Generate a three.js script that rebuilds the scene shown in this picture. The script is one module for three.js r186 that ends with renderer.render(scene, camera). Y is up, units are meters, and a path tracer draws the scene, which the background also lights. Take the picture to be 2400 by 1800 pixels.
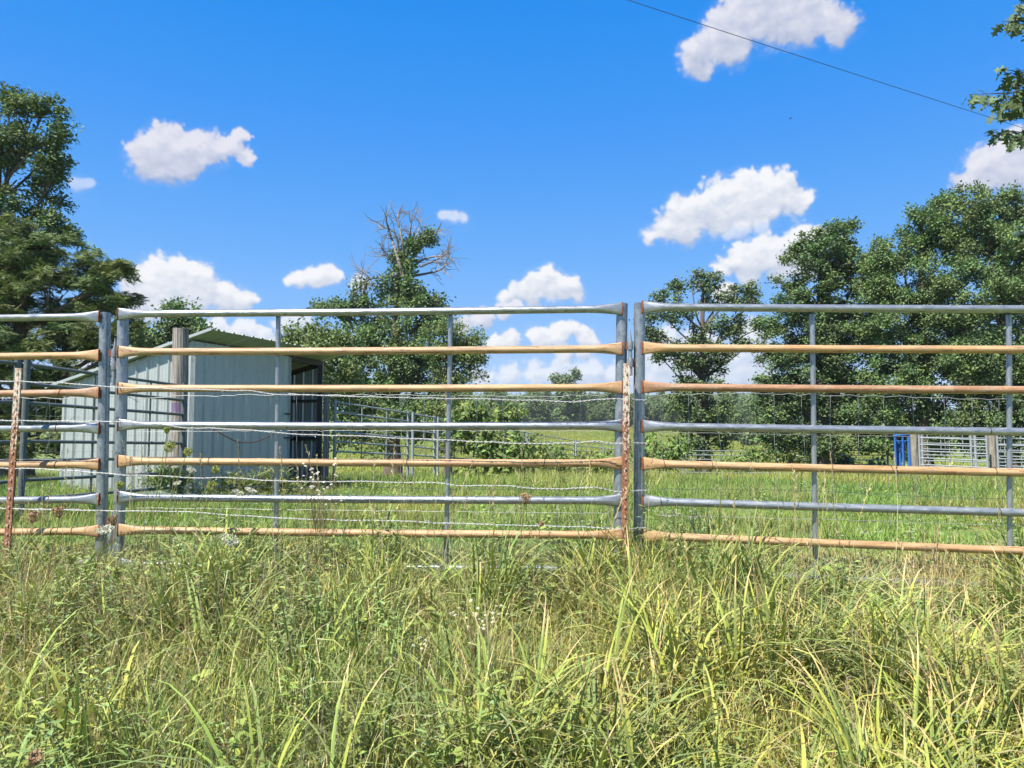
import * as THREE from 'three';
import { mergeGeometries } from 'three/addons/utils/BufferGeometryUtils.js';
import { createNoise2D, createNoise3D } from 'simplex-noise';

// ---------------------------------------------------------------- camera, sky, sun, exposure
const F = 1700, HOR = 1020, EYE = 1.0, TH = Math.atan((HOR - 900) / F);
const scene = new THREE.Scene();
const camera = new THREE.PerspectiveCamera(2 * Math.atan(900 / F) * 180 / Math.PI, 4 / 3, 0.1, 2000);
camera.position.set(0, EYE, 0);
camera.rotation.x = TH;
const renderer = new THREE.WebGLRenderer();
renderer.toneMapping = THREE.LinearToneMapping;
const EXPOSURE = 2.2;
renderer.toneMappingExposure = EXPOSURE;
renderer.shadowMap.enabled = true;
const SUN_EL = 56 * Math.PI / 180, SUN_AZ = [-0.68, 0.733];
const SUN = new THREE.Vector3(SUN_AZ[0] * Math.cos(SUN_EL), Math.sin(SUN_EL), SUN_AZ[1] * Math.cos(SUN_EL)).normalize();
const sun = new THREE.DirectionalLight(new THREE.Color(1, 0.945, 0.85), 4.8);
sun.name = 'sun';
sun.position.copy(SUN).multiplyScalar(120).add(new THREE.Vector3(0, 0, -25));
sun.target.position.set(0, 0, -25);
sun.castShadow = true;
sun.shadow.mapSize.set(4096, 4096);
Object.assign(sun.shadow.camera, { left: -45, right: 45, top: 45, bottom: -45, near: 1, far: 260 });
scene.add(sun, sun.target);

function rng(seed) { let s = seed >>> 0; return () => { s = (s + 0x6d2b79f5) | 0; let t = Math.imul(s ^ (s >>> 15), 1 | s); t = (t + Math.imul(t ^ (t >>> 7), 61 | t)) ^ t; return ((t ^ (t >>> 14)) >>> 0) / 4294967296; }; }
const noise2 = createNoise2D(rng(11)), noise3 = createNoise3D(rng(12));
const fbm2 = (x, y, o = 5) => { let s = 0, a = 0.5, f = 1; for (let i = 0; i < o; i++) { s += a * noise2(x * f + i * 17.3, y * f - i * 9.1); a *= 0.5; f *= 2.03; } return s; };
const clamp = THREE.MathUtils.clamp, lerp = THREE.MathUtils.lerp, smooth = (a, b, x) => { const t = clamp((x - a) / (b - a), 0, 1); return t * t * (3 - 2 * t); };
const lin = (c) => { c /= 255; return c <= 0.04045 ? c / 12.92 : Math.pow((c + 0.055) / 1.055, 2.4); };
const rgb = (r, g, b) => new THREE.Color().setRGB(lin(r), lin(g), lin(b));
// A photo pixel gives a direction; the depth d (metres ahead of the camera) comes from what the thing touches.
function ray(px, py) { const x = (px - 1200) / F, y = (900 - py) / F, c = Math.cos(TH), s = Math.sin(TH); return new THREE.Vector3(x, y * c + s, -(c - y * s)); }
function P(px, py, d) { const r = ray(px, py); r.multiplyScalar(d / -r.z); r.y += EYE; return r; }

// ---- the sky: clear blue air and fair-weather cumulus, by direction
function makeSky() {
  const W = 4096, H = 2048, data = new Float32Array(W * H * 4);
  const stops = [[-90, 150, 185, 225], [0, 206, 226, 250], [3, 186, 216, 252], [6, 160, 203, 253], [9, 136, 191, 254], [14, 106, 176, 252], [22, 70, 156, 247], [31, 34, 143, 241], [45, 22, 122, 226], [90, 16, 94, 204]];
  const row = (el) => { let k = 0; while (k < stops.length - 2 && el > stops[k + 1][0]) k++; const a = stops[k], b = stops[k + 1], t = clamp((el - a[0]) / (b[0] - a[0]), 0, 1); return [1, 2, 3].map((i) => lin(lerp(a[i], b[i], t)) / EXPOSURE); };
  for (let j = 0; j < H; j++) { const el = ((j + 0.5) / H - 0.5) * 180, c = row(el); for (let i = 0, o = j * W * 4; i < W; i++, o += 4) { data[o] = c[0]; data[o + 1] = c[1]; data[o + 2] = c[2]; data[o + 3] = 1; } }
  const R = rng(5);
  const toSky = (px, py) => { const r = ray(px, py).normalize(); return [Math.atan2(r.z, r.x), Math.asin(r.y)]; };
  const clouds = [];
  const frame = (circles, o = {}) => clouds.push({ c: circles.map(([x, y, r]) => [...toSky(x, y), r / F * 0.93]), ...o });
  frame([[345, 375, 46], [390, 350, 55], [385, 392, 42], [440, 370, 40], [465, 345, 35], [500, 352, 40], [540, 345, 28], [566, 322, 19], [572, 365, 20], [430, 402, 30]], { soft: 0.9, dim: 0.93 });
  frame([[330, 672, 50], [375, 652, 50], [430, 652, 45], [470, 652, 38], [470, 692, 50], [530, 698, 40], [575, 706, 28], [350, 712, 52], [420, 716, 52], [320, 722, 42]]);
  frame([[700, 656, 23], [735, 650, 27], [770, 644, 29], [792, 650, 17], [678, 659, 15], [752, 655, 26]]);
  frame([[1630, 150, 32], [1660, 110, 42], [1700, 82, 55], [1740, 40, 60], [1800, 30, 72], [1860, 40, 65], [1900, 50, 50], [1950, 55, 36], [1988, 62, 30], [1962, 95, 20], [1720, 122, 38], [1650, 172, 20], [1620, 122, 28], [1780, -40, 80], [1850, -40, 75]], { soft: 0.9, dim: 0.94 });
  frame([[1525, 552, 24], [1565, 530, 38], [1592, 492, 36], [1640, 500, 46], [1690, 470, 56], [1750, 450, 52], [1792, 432, 36], [1820, 440, 42], [1858, 472, 40], [1882, 482, 24], [1620, 538, 36], [1730, 502, 46], [1800, 490, 42], [1560, 548, 28], [1680, 512, 48], [1745, 492, 48], [1795, 478, 44], [1600, 548, 34]]);
  frame([[1700, 625, 28], [1740, 602, 36], [1790, 590, 42], [1840, 580, 36], [1890, 570, 42], [1940, 560, 28], [1760, 640, 36], [1830, 630, 42], [1890, 620, 48]]);
  frame([[1735, 545, 26], [1785, 532, 24], [1705, 555, 16]], { opacity: 0.55, soft: 1.6 });
  frame([[1705, 682, 28], [1690, 700, 24]]);
  frame([[1185, 702, 22], [1220, 682, 32], [1260, 662, 36], [1285, 636, 22], [1300, 672, 42], [1335, 676, 34], [1357, 692, 20], [1250, 702, 30]]);
  frame([[1085, 768, 30], [1130, 748, 32], [1180, 732, 26], [1210, 722, 20]], { dim: 0.95 });
  frame([[1160, 808, 28], [1200, 797, 26], [1250, 785, 24], [1270, 802, 34], [1310, 785, 32], [1335, 770, 26], [1370, 790, 27], [1392, 802, 18], [1320, 832, 30], [1372, 826, 26]]);
  frame([[1130, 893, 36], [1190, 884, 36], [1250, 876, 34], [1310, 888, 46], [1380, 880, 44], [1450, 886, 40], [1500, 900, 44]], { opacity: 0.75, soft: 1.6 });
  frame([[1545, 862, 54], [1600, 880, 56], [1640, 820, 56], [1740, 856, 68], [1700, 886, 56], [1790, 880, 50], [1760, 790, 52], [1560, 800, 40]], { opacity: 0.8, soft: 1.6 });
  frame([[2268, 425, 30], [2310, 392, 42], [2350, 372, 46], [2395, 362, 54], [2370, 412, 42], [2300, 432, 30], [2440, 380, 60]], { dim: 0.94, soft: 1.1 });
  frame([[180, 436, 22], [205, 430, 14]], { opacity: 0.45, soft: 1.8 });
  frame([[1040, 505, 18], [1062, 509, 21], [1088, 511, 15]], { opacity: 0.6, soft: 2 });
  frame([[845, 662, 24], [825, 668, 14]], { opacity: 0.7, soft: 1.4 });
  frame([[690, 760, 36], [655, 768, 24], [715, 755, 24]], { opacity: 0.75, soft: 1.4 });
  frame([[575, 772, 30], [612, 790, 28], [510, 772, 30], [540, 790, 30], [640, 800, 20]], { opacity: 0.9 });
  frame([[445, 830, 50], [330, 850, 50], [240, 860, 50], [520, 850, 46]], { opacity: 0.7, soft: 1.4 });
  // the same kind of sky goes on all round
  for (let k = 0; k < 70; k++) {
    const az = R() * Math.PI * 2 - Math.PI, el = 0.05 + Math.pow(R(), 1.5) * 0.95, size = 0.02 + 0.05 * R() * (0.5 + el);
    const gap = Math.abs(Math.atan2(Math.sin(az + Math.PI / 2), Math.cos(az + Math.PI / 2)));
    if (gap < 0.74 && el < 0.66) continue;
    const n = 6 + Math.floor(R() * 8), c = [];
    for (let q = 0; q < n; q++) { const u = R() * 2 - 1; c.push([az + u * size * 2.2 / Math.cos(el), el + (R() - 0.3) * size * (1 - Math.abs(u)) * 1.4, size * (0.45 + 0.5 * R()) * (1 - 0.5 * Math.abs(u))]); }
    clouds.push({ c, opacity: 0.6 + 0.4 * R(), soft: 0.9 + 0.6 * R() });
  }
  for (const cl of clouds) {
    const soft = cl.soft ?? 1, op = cl.opacity ?? 1, dim = cl.dim ?? 1, off = R() * 50;
    let a0 = 9, a1 = -9, e0 = 9, e1 = -9, top = -9, bot = 9;
    const cosm = Math.cos(cl.c[0][1]), amp = clamp(Math.max(...cl.c.map((q) => q[2])) / 0.024, 0.5, 1.15);
    for (const [a, e, r] of cl.c) { const m = r * 1.5; a0 = Math.min(a0, a - m / cosm); a1 = Math.max(a1, a + m / cosm); e0 = Math.min(e0, e - m); e1 = Math.max(e1, e + m); top = Math.max(top, e + r); bot = Math.min(bot, e - r); }
    const halo = (a, e) => { let h = 0; for (const [ca, ce, r] of cl.c) { const dx = (a - ca) * cosm, dy = e - ce, q = 1 - (dx * dx + dy * dy) / (r * r * 2.1); if (q > 0) h += q * q; } return Math.min(h, 1) * clamp(0.45 + 1.3 * fbm2(a * 30 + off + 9, e * 44, 5), 0, 1); };
    const field = (a, e) => {
      const wx = fbm2(a * 30 + off, e * 30, 4) * 0.01 * amp, wy = fbm2(a * 30 - off, e * 30 + 5, 4) * 0.008 * amp;
      let s = 0;
      for (const [ca, ce, r] of cl.c) { const dx = (a + wx - ca) * cosm, dy = (e + wy - ce), rr = r * (dy < 0 ? 0.92 : 1.08), q = 1 - (dx * dx + dy * dy) / (rr * rr * 1.25); if (q > 0) s += q * q * 1.7; }
      if (s <= 0) return -0.4;
      let bl = 0, fq = 46, am = 0.5; for (let k = 0; k < 5; k++) { bl += am * Math.abs(noise2(a * fq + off + k * 7, e * fq * 1.1 - k * 3)); fq *= 2.05; am *= 0.55; }
      return Math.min(s, 1.5) - 0.38 + amp * 0.6 * bl;
    };
    const i0 = Math.floor((a0 / (2 * Math.PI) + 0.5) * W), i1 = Math.ceil((a1 / (2 * Math.PI) + 0.5) * W), j0 = Math.max(H / 2, Math.floor((e0 / Math.PI + 0.5) * H)), j1 = Math.min(H - 1, Math.ceil((e1 / Math.PI + 0.5) * H));
    for (let j = j0; j <= j1; j++) for (let i = i0; i <= i1; i++) {
      const a = ((i + 0.5) / W - 0.5) * 2 * Math.PI, e = ((j + 0.5) / H - 0.5) * Math.PI, f = field(a, e);
      const low = 0.55 + 1.1 * smooth(0.55, 0.05, (e - bot) / (top - bot)), al = 1 - (1 - smooth(-0.22 * soft * low, 0.6 * soft * low, f) * op) * (1 - 0.38 * op * halo(a, e));
      if (al <= 0.002) continue;
      const g = f - field(a - 0.006 / cosm, e + 0.011);
      const hgt = clamp((e - bot) / (top - bot), 0, 1);
      const lit = clamp(0.54 + 0.3 * g + 0.5 * (hgt - 0.4) + 0.4 * fbm2(a * 24 + off, e * 44, 4), 0, 1), o = (j * W + ((i % W) + W) % W) * 4;
      const cr = lin(lerp(186, 247, lit) * dim) / EXPOSURE, cg = lin(lerp(199, 248, lit) * dim) / EXPOSURE, cb = lin(lerp(222, 252, lit) * Math.sqrt(dim)) / EXPOSURE;
      data[o] = lerp(data[o], cr, al); data[o + 1] = lerp(data[o + 1], cg, al); data[o + 2] = lerp(data[o + 2], cb, al);
    }
  }
  const t = new THREE.DataTexture(data, W, H, THREE.RGBAFormat, THREE.FloatType);
  t.mapping = THREE.EquirectangularReflectionMapping; t.magFilter = THREE.LinearFilter; t.minFilter = THREE.LinearFilter; t.colorSpace = THREE.LinearSRGBColorSpace; t.needsUpdate = true;
  return t;
}
const skyTexture = makeSky();
scene.background = skyTexture;
scene.environment = skyTexture;

// ---------------------------------------------------------------- helpers
const used = new Map();
function numbered(name) { const n = used.get(name) ?? 0; used.set(name, n + 1); return n ? name + '_' + String(n).padStart(3, '0') : name; }
const bases = new Map();
function thing(name, label, category, base = new THREE.Vector3(), group) {
  const o = new THREE.Group(); o.name = numbered(name); o.position.copy(base); o.userData = { label, category };
  if (group) o.userData.group = group;
  bases.set(o, base.clone()); scene.add(o);
  return o;
}
// geometry is given in world coordinates and moved into its thing's own
function part(name, geometry, material, parent, extra) {
  const b = bases.get(parent) ?? new THREE.Vector3();
  geometry.translate(-b.x, -b.y, -b.z);
  const m = new THREE.Mesh(geometry, material); m.name = name; m.castShadow = m.receiveShadow = true;
  if (extra) Object.assign(m.userData, extra);
  parent.add(m); bases.set(m, b);
  return m;
}
function single(name, geometry, material, data) { const m = new THREE.Mesh(geometry, material); m.name = numbered(name); m.castShadow = m.receiveShadow = true; Object.assign(m.userData, data); scene.add(m); return m; }
class GB {                                                       // collects triangles, with colours and uv
  constructor() { this.p = []; this.c = []; this.u = []; this.i = []; }
  v(x, y, z, c, u = 0, w = 0) { this.p.push(x, y, z); if (c) this.c.push(c[0], c[1], c[2]); this.u.push(u, w); return this.p.length / 3 - 1; }
  tri(a, b, c) { this.i.push(a, b, c); }
  quad(a, b, c, d) { this.i.push(a, b, c, a, c, d); }
  build(flat) {
    let g = new THREE.BufferGeometry();
    g.setAttribute('position', new THREE.Float32BufferAttribute(this.p, 3)); g.setAttribute('uv', new THREE.Float32BufferAttribute(this.u, 2));
    if (this.c.length) g.setAttribute('color', new THREE.Float32BufferAttribute(this.c, 3));
    g.setIndex(this.i);
    if (flat) g = g.toNonIndexed();
    g.computeVertexNormals();
    return g;
  }
}
const UPV = new THREE.Vector3(0, 1, 0);
// tube through points with an elliptical section: ra across, rb up; closed ends
function loft(pts, ra, rb, segs = 12, ref = UPV, into) {
  const g = into ?? new GB(), n = pts.length, rings = [];
  const A = (r, k) => (typeof r === 'function' ? r(k / (n - 1), k) : r);
  let len = 0; const prevSide = new THREE.Vector3();
  for (let k = 0; k < n; k++) {
    const t = new THREE.Vector3().subVectors(pts[Math.min(k + 1, n - 1)], pts[Math.max(k - 1, 0)]).normalize();
    let side = new THREE.Vector3().crossVectors(t, ref);
    if (side.lengthSq() < 1e-4) side.set(1, 0, 0).cross(t);
    side.normalize();
    if (k && side.dot(prevSide) < 0) side.negate();
    prevSide.copy(side);
    const up = new THREE.Vector3().crossVectors(side, t).normalize();
    if (k) len += pts[k].distanceTo(pts[k - 1]);
    const ring = [], a = A(ra, k), b = A(rb ?? ra, k);
    for (let s = 0; s <= segs; s++) { const w = s / segs * Math.PI * 2, x = Math.cos(w) * a, y = Math.sin(w) * b; ring.push(g.v(pts[k].x + side.x * x + up.x * y, pts[k].y + side.y * x + up.y * y, pts[k].z + side.z * x + up.z * y, null, len, s / segs)); }
    rings.push(ring);
  }
  for (let k = 0; k < n - 1; k++) for (let s = 0; s < segs; s++) g.quad(rings[k][s], rings[k + 1][s], rings[k + 1][s + 1], rings[k][s + 1]);
  for (const [k, flip] of [[0, 1], [n - 1, 0]]) {
    const c = g.v(pts[k].x, pts[k].y, pts[k].z, null, k ? len : 0, 0.5), ring = rings[k].map((id) => g.v(g.p[id * 3], g.p[id * 3 + 1], g.p[id * 3 + 2], null, g.u[id * 2], g.u[id * 2 + 1]));
    for (let s = 0; s < segs; s++) flip ? g.tri(c, ring[s], ring[s + 1]) : g.tri(c, ring[s + 1], ring[s]);
  }
  return into ? into : fixSeam(g.build(), segs);
}
function fixSeam(g) { return g; }
const line = (a, b, n = 2) => Array.from({ length: n }, (_, k) => new THREE.Vector3().lerpVectors(a, b, k / (n - 1)));
const curve = (pts, n) => new THREE.CatmullRomCurve3(pts).getPoints(n);
function boxAt(c, sx, sy, sz, dir) { const g = new THREE.BoxGeometry(sx, sy, sz); if (dir) g.rotateY(Math.atan2(-dir.z, dir.x)); g.translate(c.x, c.y, c.z); return g; }

// ---------------------------------------------------------------- materials (colours of the things themselves; texture = grain, streaks, rust)
function texture(w, h, fn, srgb = true) {
  const d = new Uint8Array(w * h * 4);
  for (let y = 0; y < h; y++) for (let x = 0; x < w; x++) { const c = fn(x / w, y / h, x, y), o = (y * w + x) * 4; d[o] = clamp(c[0], 0, 255); d[o + 1] = clamp(c[1], 0, 255); d[o + 2] = clamp(c[2], 0, 255); d[o + 3] = 255; }
  const t = new THREE.DataTexture(d, w, h); t.wrapS = t.wrapT = THREE.RepeatWrapping; t.magFilter = THREE.LinearFilter; t.minFilter = THREE.LinearFilter; if (srgb) t.colorSpace = THREE.SRGBColorSpace; t.needsUpdate = true;
  return t;
}
const loop = (u, v, ku, kv, s) => noise3(Math.cos(u * 6.2832) * ku, Math.sin(u * 6.2832) * ku + s, v * kv);   // repeats along u
const wrapv = (u, v, ku, kv, s) => noise3(u * ku + s, Math.cos(v * 6.2832) * kv, Math.sin(v * 6.2832) * kv);  // closes round the tube
const rep = (t, x, y) => { const c = t.clone(); c.repeat.set(x, y); c.needsUpdate = true; return c; };
const galvTex = texture(1024, 64, (u, v, x, y) => {
  const n = wrapv(u, v, 22, 0.9, 0) * 0.5 + wrapv(u, v, 90, 2.2, 4) * 0.3 + wrapv(u, v, 5, 0.4, 9) * 0.5, spot = smooth(0.62, 0.72, wrapv(u, v, 34, 1.6, 31)), dark = smooth(0.5, 0.8, wrapv(u, v, 14, 0.7, 55));
  let r = 176 + n * 16, g = 181 + n * 15, b = 187 + n * 14;
  r = lerp(r, 226, spot * 0.55) - dark * 26; g = lerp(g, 226, spot * 0.55) - dark * 24; b = lerp(b, 224, spot * 0.55) - dark * 22;
  return [r, g, b];
});
const galvRough = texture(512, 64, (u, v) => { const n = 150 + 40 * wrapv(u, v, 16, 1, 77) + 20 * wrapv(u, v, 60, 2, 7); return [n, n, n]; }, false);
function tanTexture(seed, base, streak, amount) {
  return texture(1024, 64, (u, v) => {
    const n = wrapv(u, v, 12, 0.8, seed) * 0.6 + wrapv(u, v, 60, 2.4, seed + 3) * 0.4, st = smooth(0.55 - amount, 0.95 - amount * 0.6, wrapv(u * 0.6, v, 13, 1.4, seed + 20) + 0.35 * wrapv(u, v, 50, 3, seed + 9)), sp = smooth(0.8, 0.86, wrapv(u, v, 60, 2.6, seed + 40));
    const wear = smooth(0.3, 0.75, wrapv(u, v, 9, 1.1, seed + 60) + 0.4 * wrapv(u, v, 40, 2.2, seed + 70)), tone = wrapv(u, v, 3, 0.3, seed + 80);
    return [0, 1, 2].map((k) => lerp(lerp(lerp(base[k] + n * [17, 17, 15][k] + tone * 12, streak[k], st * 0.75), [150, 138, 118][k], wear * 0.5), [225, 205, 180][k], sp * 0.5));
  });
}
const M = {};
const std = (o) => new THREE.MeshStandardMaterial({ side: THREE.DoubleSide, ...o });
const tubeMap = (t) => rep(t, 1 / 1.7, 1);
M.galv = std({ name: 'galvanised pipe', map: tubeMap(galvTex), color: new THREE.Color(0.65, 0.66, 0.66), roughness: 0.56, roughnessMap: tubeMap(galvRough), metalness: 0.6 });
M.galvOld = std({ name: 'weathered galvanised pipe', map: tubeMap(galvTex), color: new THREE.Color(0.58, 0.6, 0.6), roughness: 0.75, roughnessMap: tubeMap(galvRough), metalness: 0.5 });
M.galvPen = std({ name: 'light grey corral pipe', map: tubeMap(galvTex), color: new THREE.Color(0.66, 0.68, 0.68), roughness: 0.7, metalness: 0.3 });
M.galvShaded = std({ name: 'galvanised pipe darkened for shade', map: tubeMap(galvTex), color: new THREE.Color(0.26, 0.29, 0.27), roughness: 0.7, metalness: 0.3 });  // galvanised pipe again, the dark green-grey of its shaded side put into the colour
M.tan = std({ name: 'tan weathered pipe', map: tubeMap(tanTexture(3, [166, 132, 92], [120, 86, 60], 0.2)), roughness: 0.55 });
M.tanStreak = std({ name: 'tan pipe with brown streaks', map: tubeMap(tanTexture(63, [166, 136, 100], [112, 78, 56], 0.4)), roughness: 0.55 });
M.tanBrown = std({ name: 'tan brown pipe', map: tubeMap(tanTexture(123, [148, 112, 84], [120, 86, 62], 0.18)), roughness: 0.55 });
const rustTex = texture(512, 256, (u, v) => { const n = loop(u, v, 5, 9, 1) * 0.6 + loop(u, v, 18, 30, 8) * 0.4; const k = smooth(-0.5, 0.6, n); return [lerp(94, 158, k), lerp(54, 92, k), lerp(38, 60, k)]; });
M.rust = std({ name: 'rust', map: rustTex, roughness: 0.95, bumpMap: rustTex, bumpScale: 0.001 });
const tpostTex = texture(128, 1024, (u, v) => {
  const n = noise3(u * 6, v * 60, 2) * 0.5 + noise3(u * 14, v * 160, 9) * 0.35, top = smooth(0.55, 0.97, v) * 0.75;                       // white paint flaked to rust, more of it left at the top
  const paint = smooth(0.05, 0.3, n + top - 0.3 + 0.3 * noise3(u * 3, v * 14, 30)), k = smooth(-0.5, 0.6, n), rr = [lerp(112, 160, k), lerp(76, 106, k), lerp(56, 76, k)];
  return [lerp(rr[0], 196, paint), lerp(rr[1], 184, paint), lerp(rr[2], 170, paint)];
});
M.tpost = std({ name: 'rusted painted steel post', map: tpostTex, roughness: 0.85, bumpMap: tpostTex, bumpScale: 0.0008 });
M.stud = std({ name: 'rust-stained studs', color: new THREE.Color(0.3, 0.2, 0.145), roughness: 0.9 });
M.wire = std({ name: 'galvanised wire', color: new THREE.Color(0.5, 0.51, 0.52), roughness: 0.5, metalness: 0.5 });
M.meshWire = std({ name: 'woven wire', color: new THREE.Color(0.34, 0.35, 0.36), roughness: 0.5, metalness: 0.5 });
M.oldWire = std({ name: 'dull wire', color: new THREE.Color(0.34, 0.35, 0.35), roughness: 0.6, metalness: 0.4 });
M.black = std({ name: 'black plastic', color: new THREE.Color(0.012, 0.012, 0.014), roughness: 0.4 });
M.chain = std({ name: 'rusty chain', color: new THREE.Color(0.09, 0.05, 0.035), roughness: 0.9 });
const sheetTex = texture(512, 512, (u, v) => { const n = 0.6 * loop(u, v, 3, 3, 3) + 0.3 * loop(u, v, 10, 22, 6) + 0.2 * noise3(u * 90, v * 5, 1), d = smooth(0.62, 0.85, loop(u, v, 8, 7, 44)); return [206 + n * 10 - d * 14, 210 + n * 10 - d * 16, 208 + n * 9 - d * 18]; });
M.sheet = std({ name: 'pale steel sheet', map: rep(sheetTex, 0.5, 0.5), color: new THREE.Color(0.62, 0.65, 0.64), roughness: 0.34, metalness: 0.25 });
M.roofSheet = std({ name: 'bare steel roof sheet', map: rep(sheetTex, 0.5, 0.5), color: new THREE.Color(0.6, 0.63, 0.58), roughness: 0.5, metalness: 0.2 });
M.darkFrame = std({ name: 'dark brown painted frame', color: new THREE.Color(0.05, 0.04, 0.037), roughness: 0.7 });
const woodTex = texture(256, 1024, (u, v) => {
  const g = loop(u, v, 6, 1.6, 1) * 0.5 + loop(u, v, 16, 3, 6) * 0.35 + loop(u, v, 40, 8, 16) * 0.2, crack = smooth(0.42, 0.62, Math.abs(loop(u, v, 5, 1.1, 60)) < 0.06 ? 1 : 0.2 + loop(u, v, 13, 2.1, 90) * 0.75), knot = 0.2 * noise3(u * 3, v * 12, 5);
  let r = 146 + g * 46 + knot * 16, gg = 141 + g * 45 + knot * 14, b = 134 + g * 44 + knot * 12;
  r = lerp(r, 62, crack * 0.8); gg = lerp(gg, 55, crack * 0.8); b = lerp(b, 48, crack * 0.8);
  return [r, gg, b];
});
const purpleTex = texture(256, 1024, (u, v, x, y) => {
  const o = (y * 256 + x) * 4, s = woodTex.image.data, edge = 0.012 * loop(u, v, 9, 20, 70) + 0.008 * loop(u, v, 30, 60, 71);
  const p = smooth(0.0, 0.01, v + edge - 0.515) * smooth(0.0, 0.012, 0.585 - v + edge) * smooth(-0.55, 0.1, loop(u, v, 22, 50, 99) + 0.35);   // a band of purple spray paint, worn off the ridges
  return [lerp(s[o], 98, p * 0.8), lerp(s[o + 1], 78, p * 0.8), lerp(s[o + 2], 122, p * 0.8)];
});
M.post = std({ name: 'grey weathered post', map: purpleTex, roughness: 0.95, bumpMap: woodTex, bumpScale: 0.012 });
M.wood = std({ name: 'grey weathered wood', map: woodTex, roughness: 0.95, bumpMap: woodTex, bumpScale: 0.008 });
M.woodPale = std({ name: 'pale weathered wood', map: woodTex, color: new THREE.Color(1.0, 0.98, 0.86), roughness: 0.95, bumpMap: woodTex, bumpScale: 0.008 });
const barkTex = texture(256, 512, (u, v) => { const g = loop(u, v, 7, 6, 2) * 0.5 + loop(u, v, 20, 16, 7) * 0.4; return [96 + g * 46, 84 + g * 42, 72 + g * 38]; });
M.bark = std({ name: 'bark', map: barkTex, roughness: 0.95, bumpMap: barkTex, bumpScale: 0.02 });
M.deadBark = std({ name: 'bare dead wood', color: new THREE.Color(0.22, 0.195, 0.17), roughness: 0.95 });
M.blue = std({ name: 'blue enamel', color: rgb(44, 96, 164), roughness: 0.45 });
const leafMat = (name, rough) => std({ name, vertexColors: true, roughness: rough });
M.leaf = new THREE.MeshPhysicalMaterial({ name: 'broad leaves', side: THREE.DoubleSide, vertexColors: true, roughness: 0.9, transmission: 0.35, thickness: 0 });
M.cedar = new THREE.MeshPhysicalMaterial({ name: 'cedar sprays', side: THREE.DoubleSide, vertexColors: true, roughness: 0.9, transmission: 0.25, thickness: 0 });
M.grass = new THREE.MeshPhysicalMaterial({ name: 'grass blades', side: THREE.DoubleSide, vertexColors: true, roughness: 0.8, transmission: 0.28, thickness: 0 });
M.oakLeaf = std({ name: 'oak leaf', color: new THREE.Color(0.07, 0.12, 0.035), roughness: 0.72 });
M.stem = std({ name: 'dry stems', vertexColors: true, roughness: 0.8 });

// ---------------------------------------------------------------- the ground
const prof = [[-60, -0.55], [0, -0.5], [1.5, -0.42], [3, -0.13], [4.1, 0.07], [5, 0.06], [12, 0.02], [16, -0.12], [25, -0.6], [38, -1.35], [55, -1.5], [75, -1.1], [120, 0.3], [180, 1.8], [250, 3.9], [330, 8], [450, 14], [600, 19], [1400, 22]];
function G0(d) { let k = 0; while (k < prof.length - 2 && d > prof[k + 1][0]) k++; const a = prof[k], b = prof[k + 1]; return lerp(a[1], b[1], smooth(0, 1, clamp((d - a[0]) / (b[0] - a[0]), 0, 1)) * 0.5 + 0.5 * clamp((d - a[0]) / (b[0] - a[0]), 0, 1)); }
function G(x, z) { const d = -z; return G0(d) - 1.1 * smooth(0.12, 0.36, d > 1 ? x / d : 0) * smooth(60, 120, d) * smooth(330, 250, d) + 0.03 * noise2(x * 0.7, z * 0.7) * smooth(0, 3, d) + 0.25 * smooth(30, 90, d) * noise2(x * 0.03, z * 0.03); }
const onGround = (px, d, lift = 0) => { const x = (px - 1200) / F * d; return new THREE.Vector3(x, G(x, -d) + lift, -d); };
{
  const g = new GB(), ds = [-50, -20, -8];
  for (let d = -3; d < 14; d += 0.35) ds.push(d);
  for (let d = 14; d < 760; d *= 1.045) ds.push(d);
  const NX = 120, ids = ds.map((d) => { const w = 25 + Math.abs(d) * 1.05, r = []; for (let i = 0; i <= NX; i++) { const s = (i / NX) * 2 - 1, x = w * Math.sign(s) * Math.pow(Math.abs(s), 1.5); r.push(g.v(x, G(x, -d), -d, null, x, d)); } return r; });
  for (let k = 0; k < ids.length - 1; k++) for (let i = 0; i < NX; i++) g.quad(ids[k][i], ids[k][i + 1], ids[k + 1][i + 1], ids[k + 1][i]);
  const soil = texture(1024, 1024, (u, v) => {
    const a = 6.2832, q = (k, s) => noise3(Math.cos(u * a) * k, Math.sin(u * a) * k + s, Math.cos(v * a) * k + 0.7 * Math.sin(v * a) * k);
    const n = q(2, 0) * 0.5 + q(7, 5) * 0.35 + q(26, 9) * 0.35 + q(60, 19) * 0.3, dry = smooth(0.15, 0.7, q(4, 30) + 0.4 * q(18, 40));
    return [lerp(96, 128, dry) + n * 26, lerp(118, 118, dry) + n * 26, lerp(48, 66, dry) + n * 16];
  });
  single('ground', g.build(), std({ name: 'grassy soil', map: rep(soil, 1 / 7, 1 / 7), roughness: 1, bumpMap: rep(soil, 1 / 1.7, 1 / 1.7), bumpScale: 0.04 }), { kind: 'structure', label: 'rolling green pasture ground under the grass', category: 'ground' });
}

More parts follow.
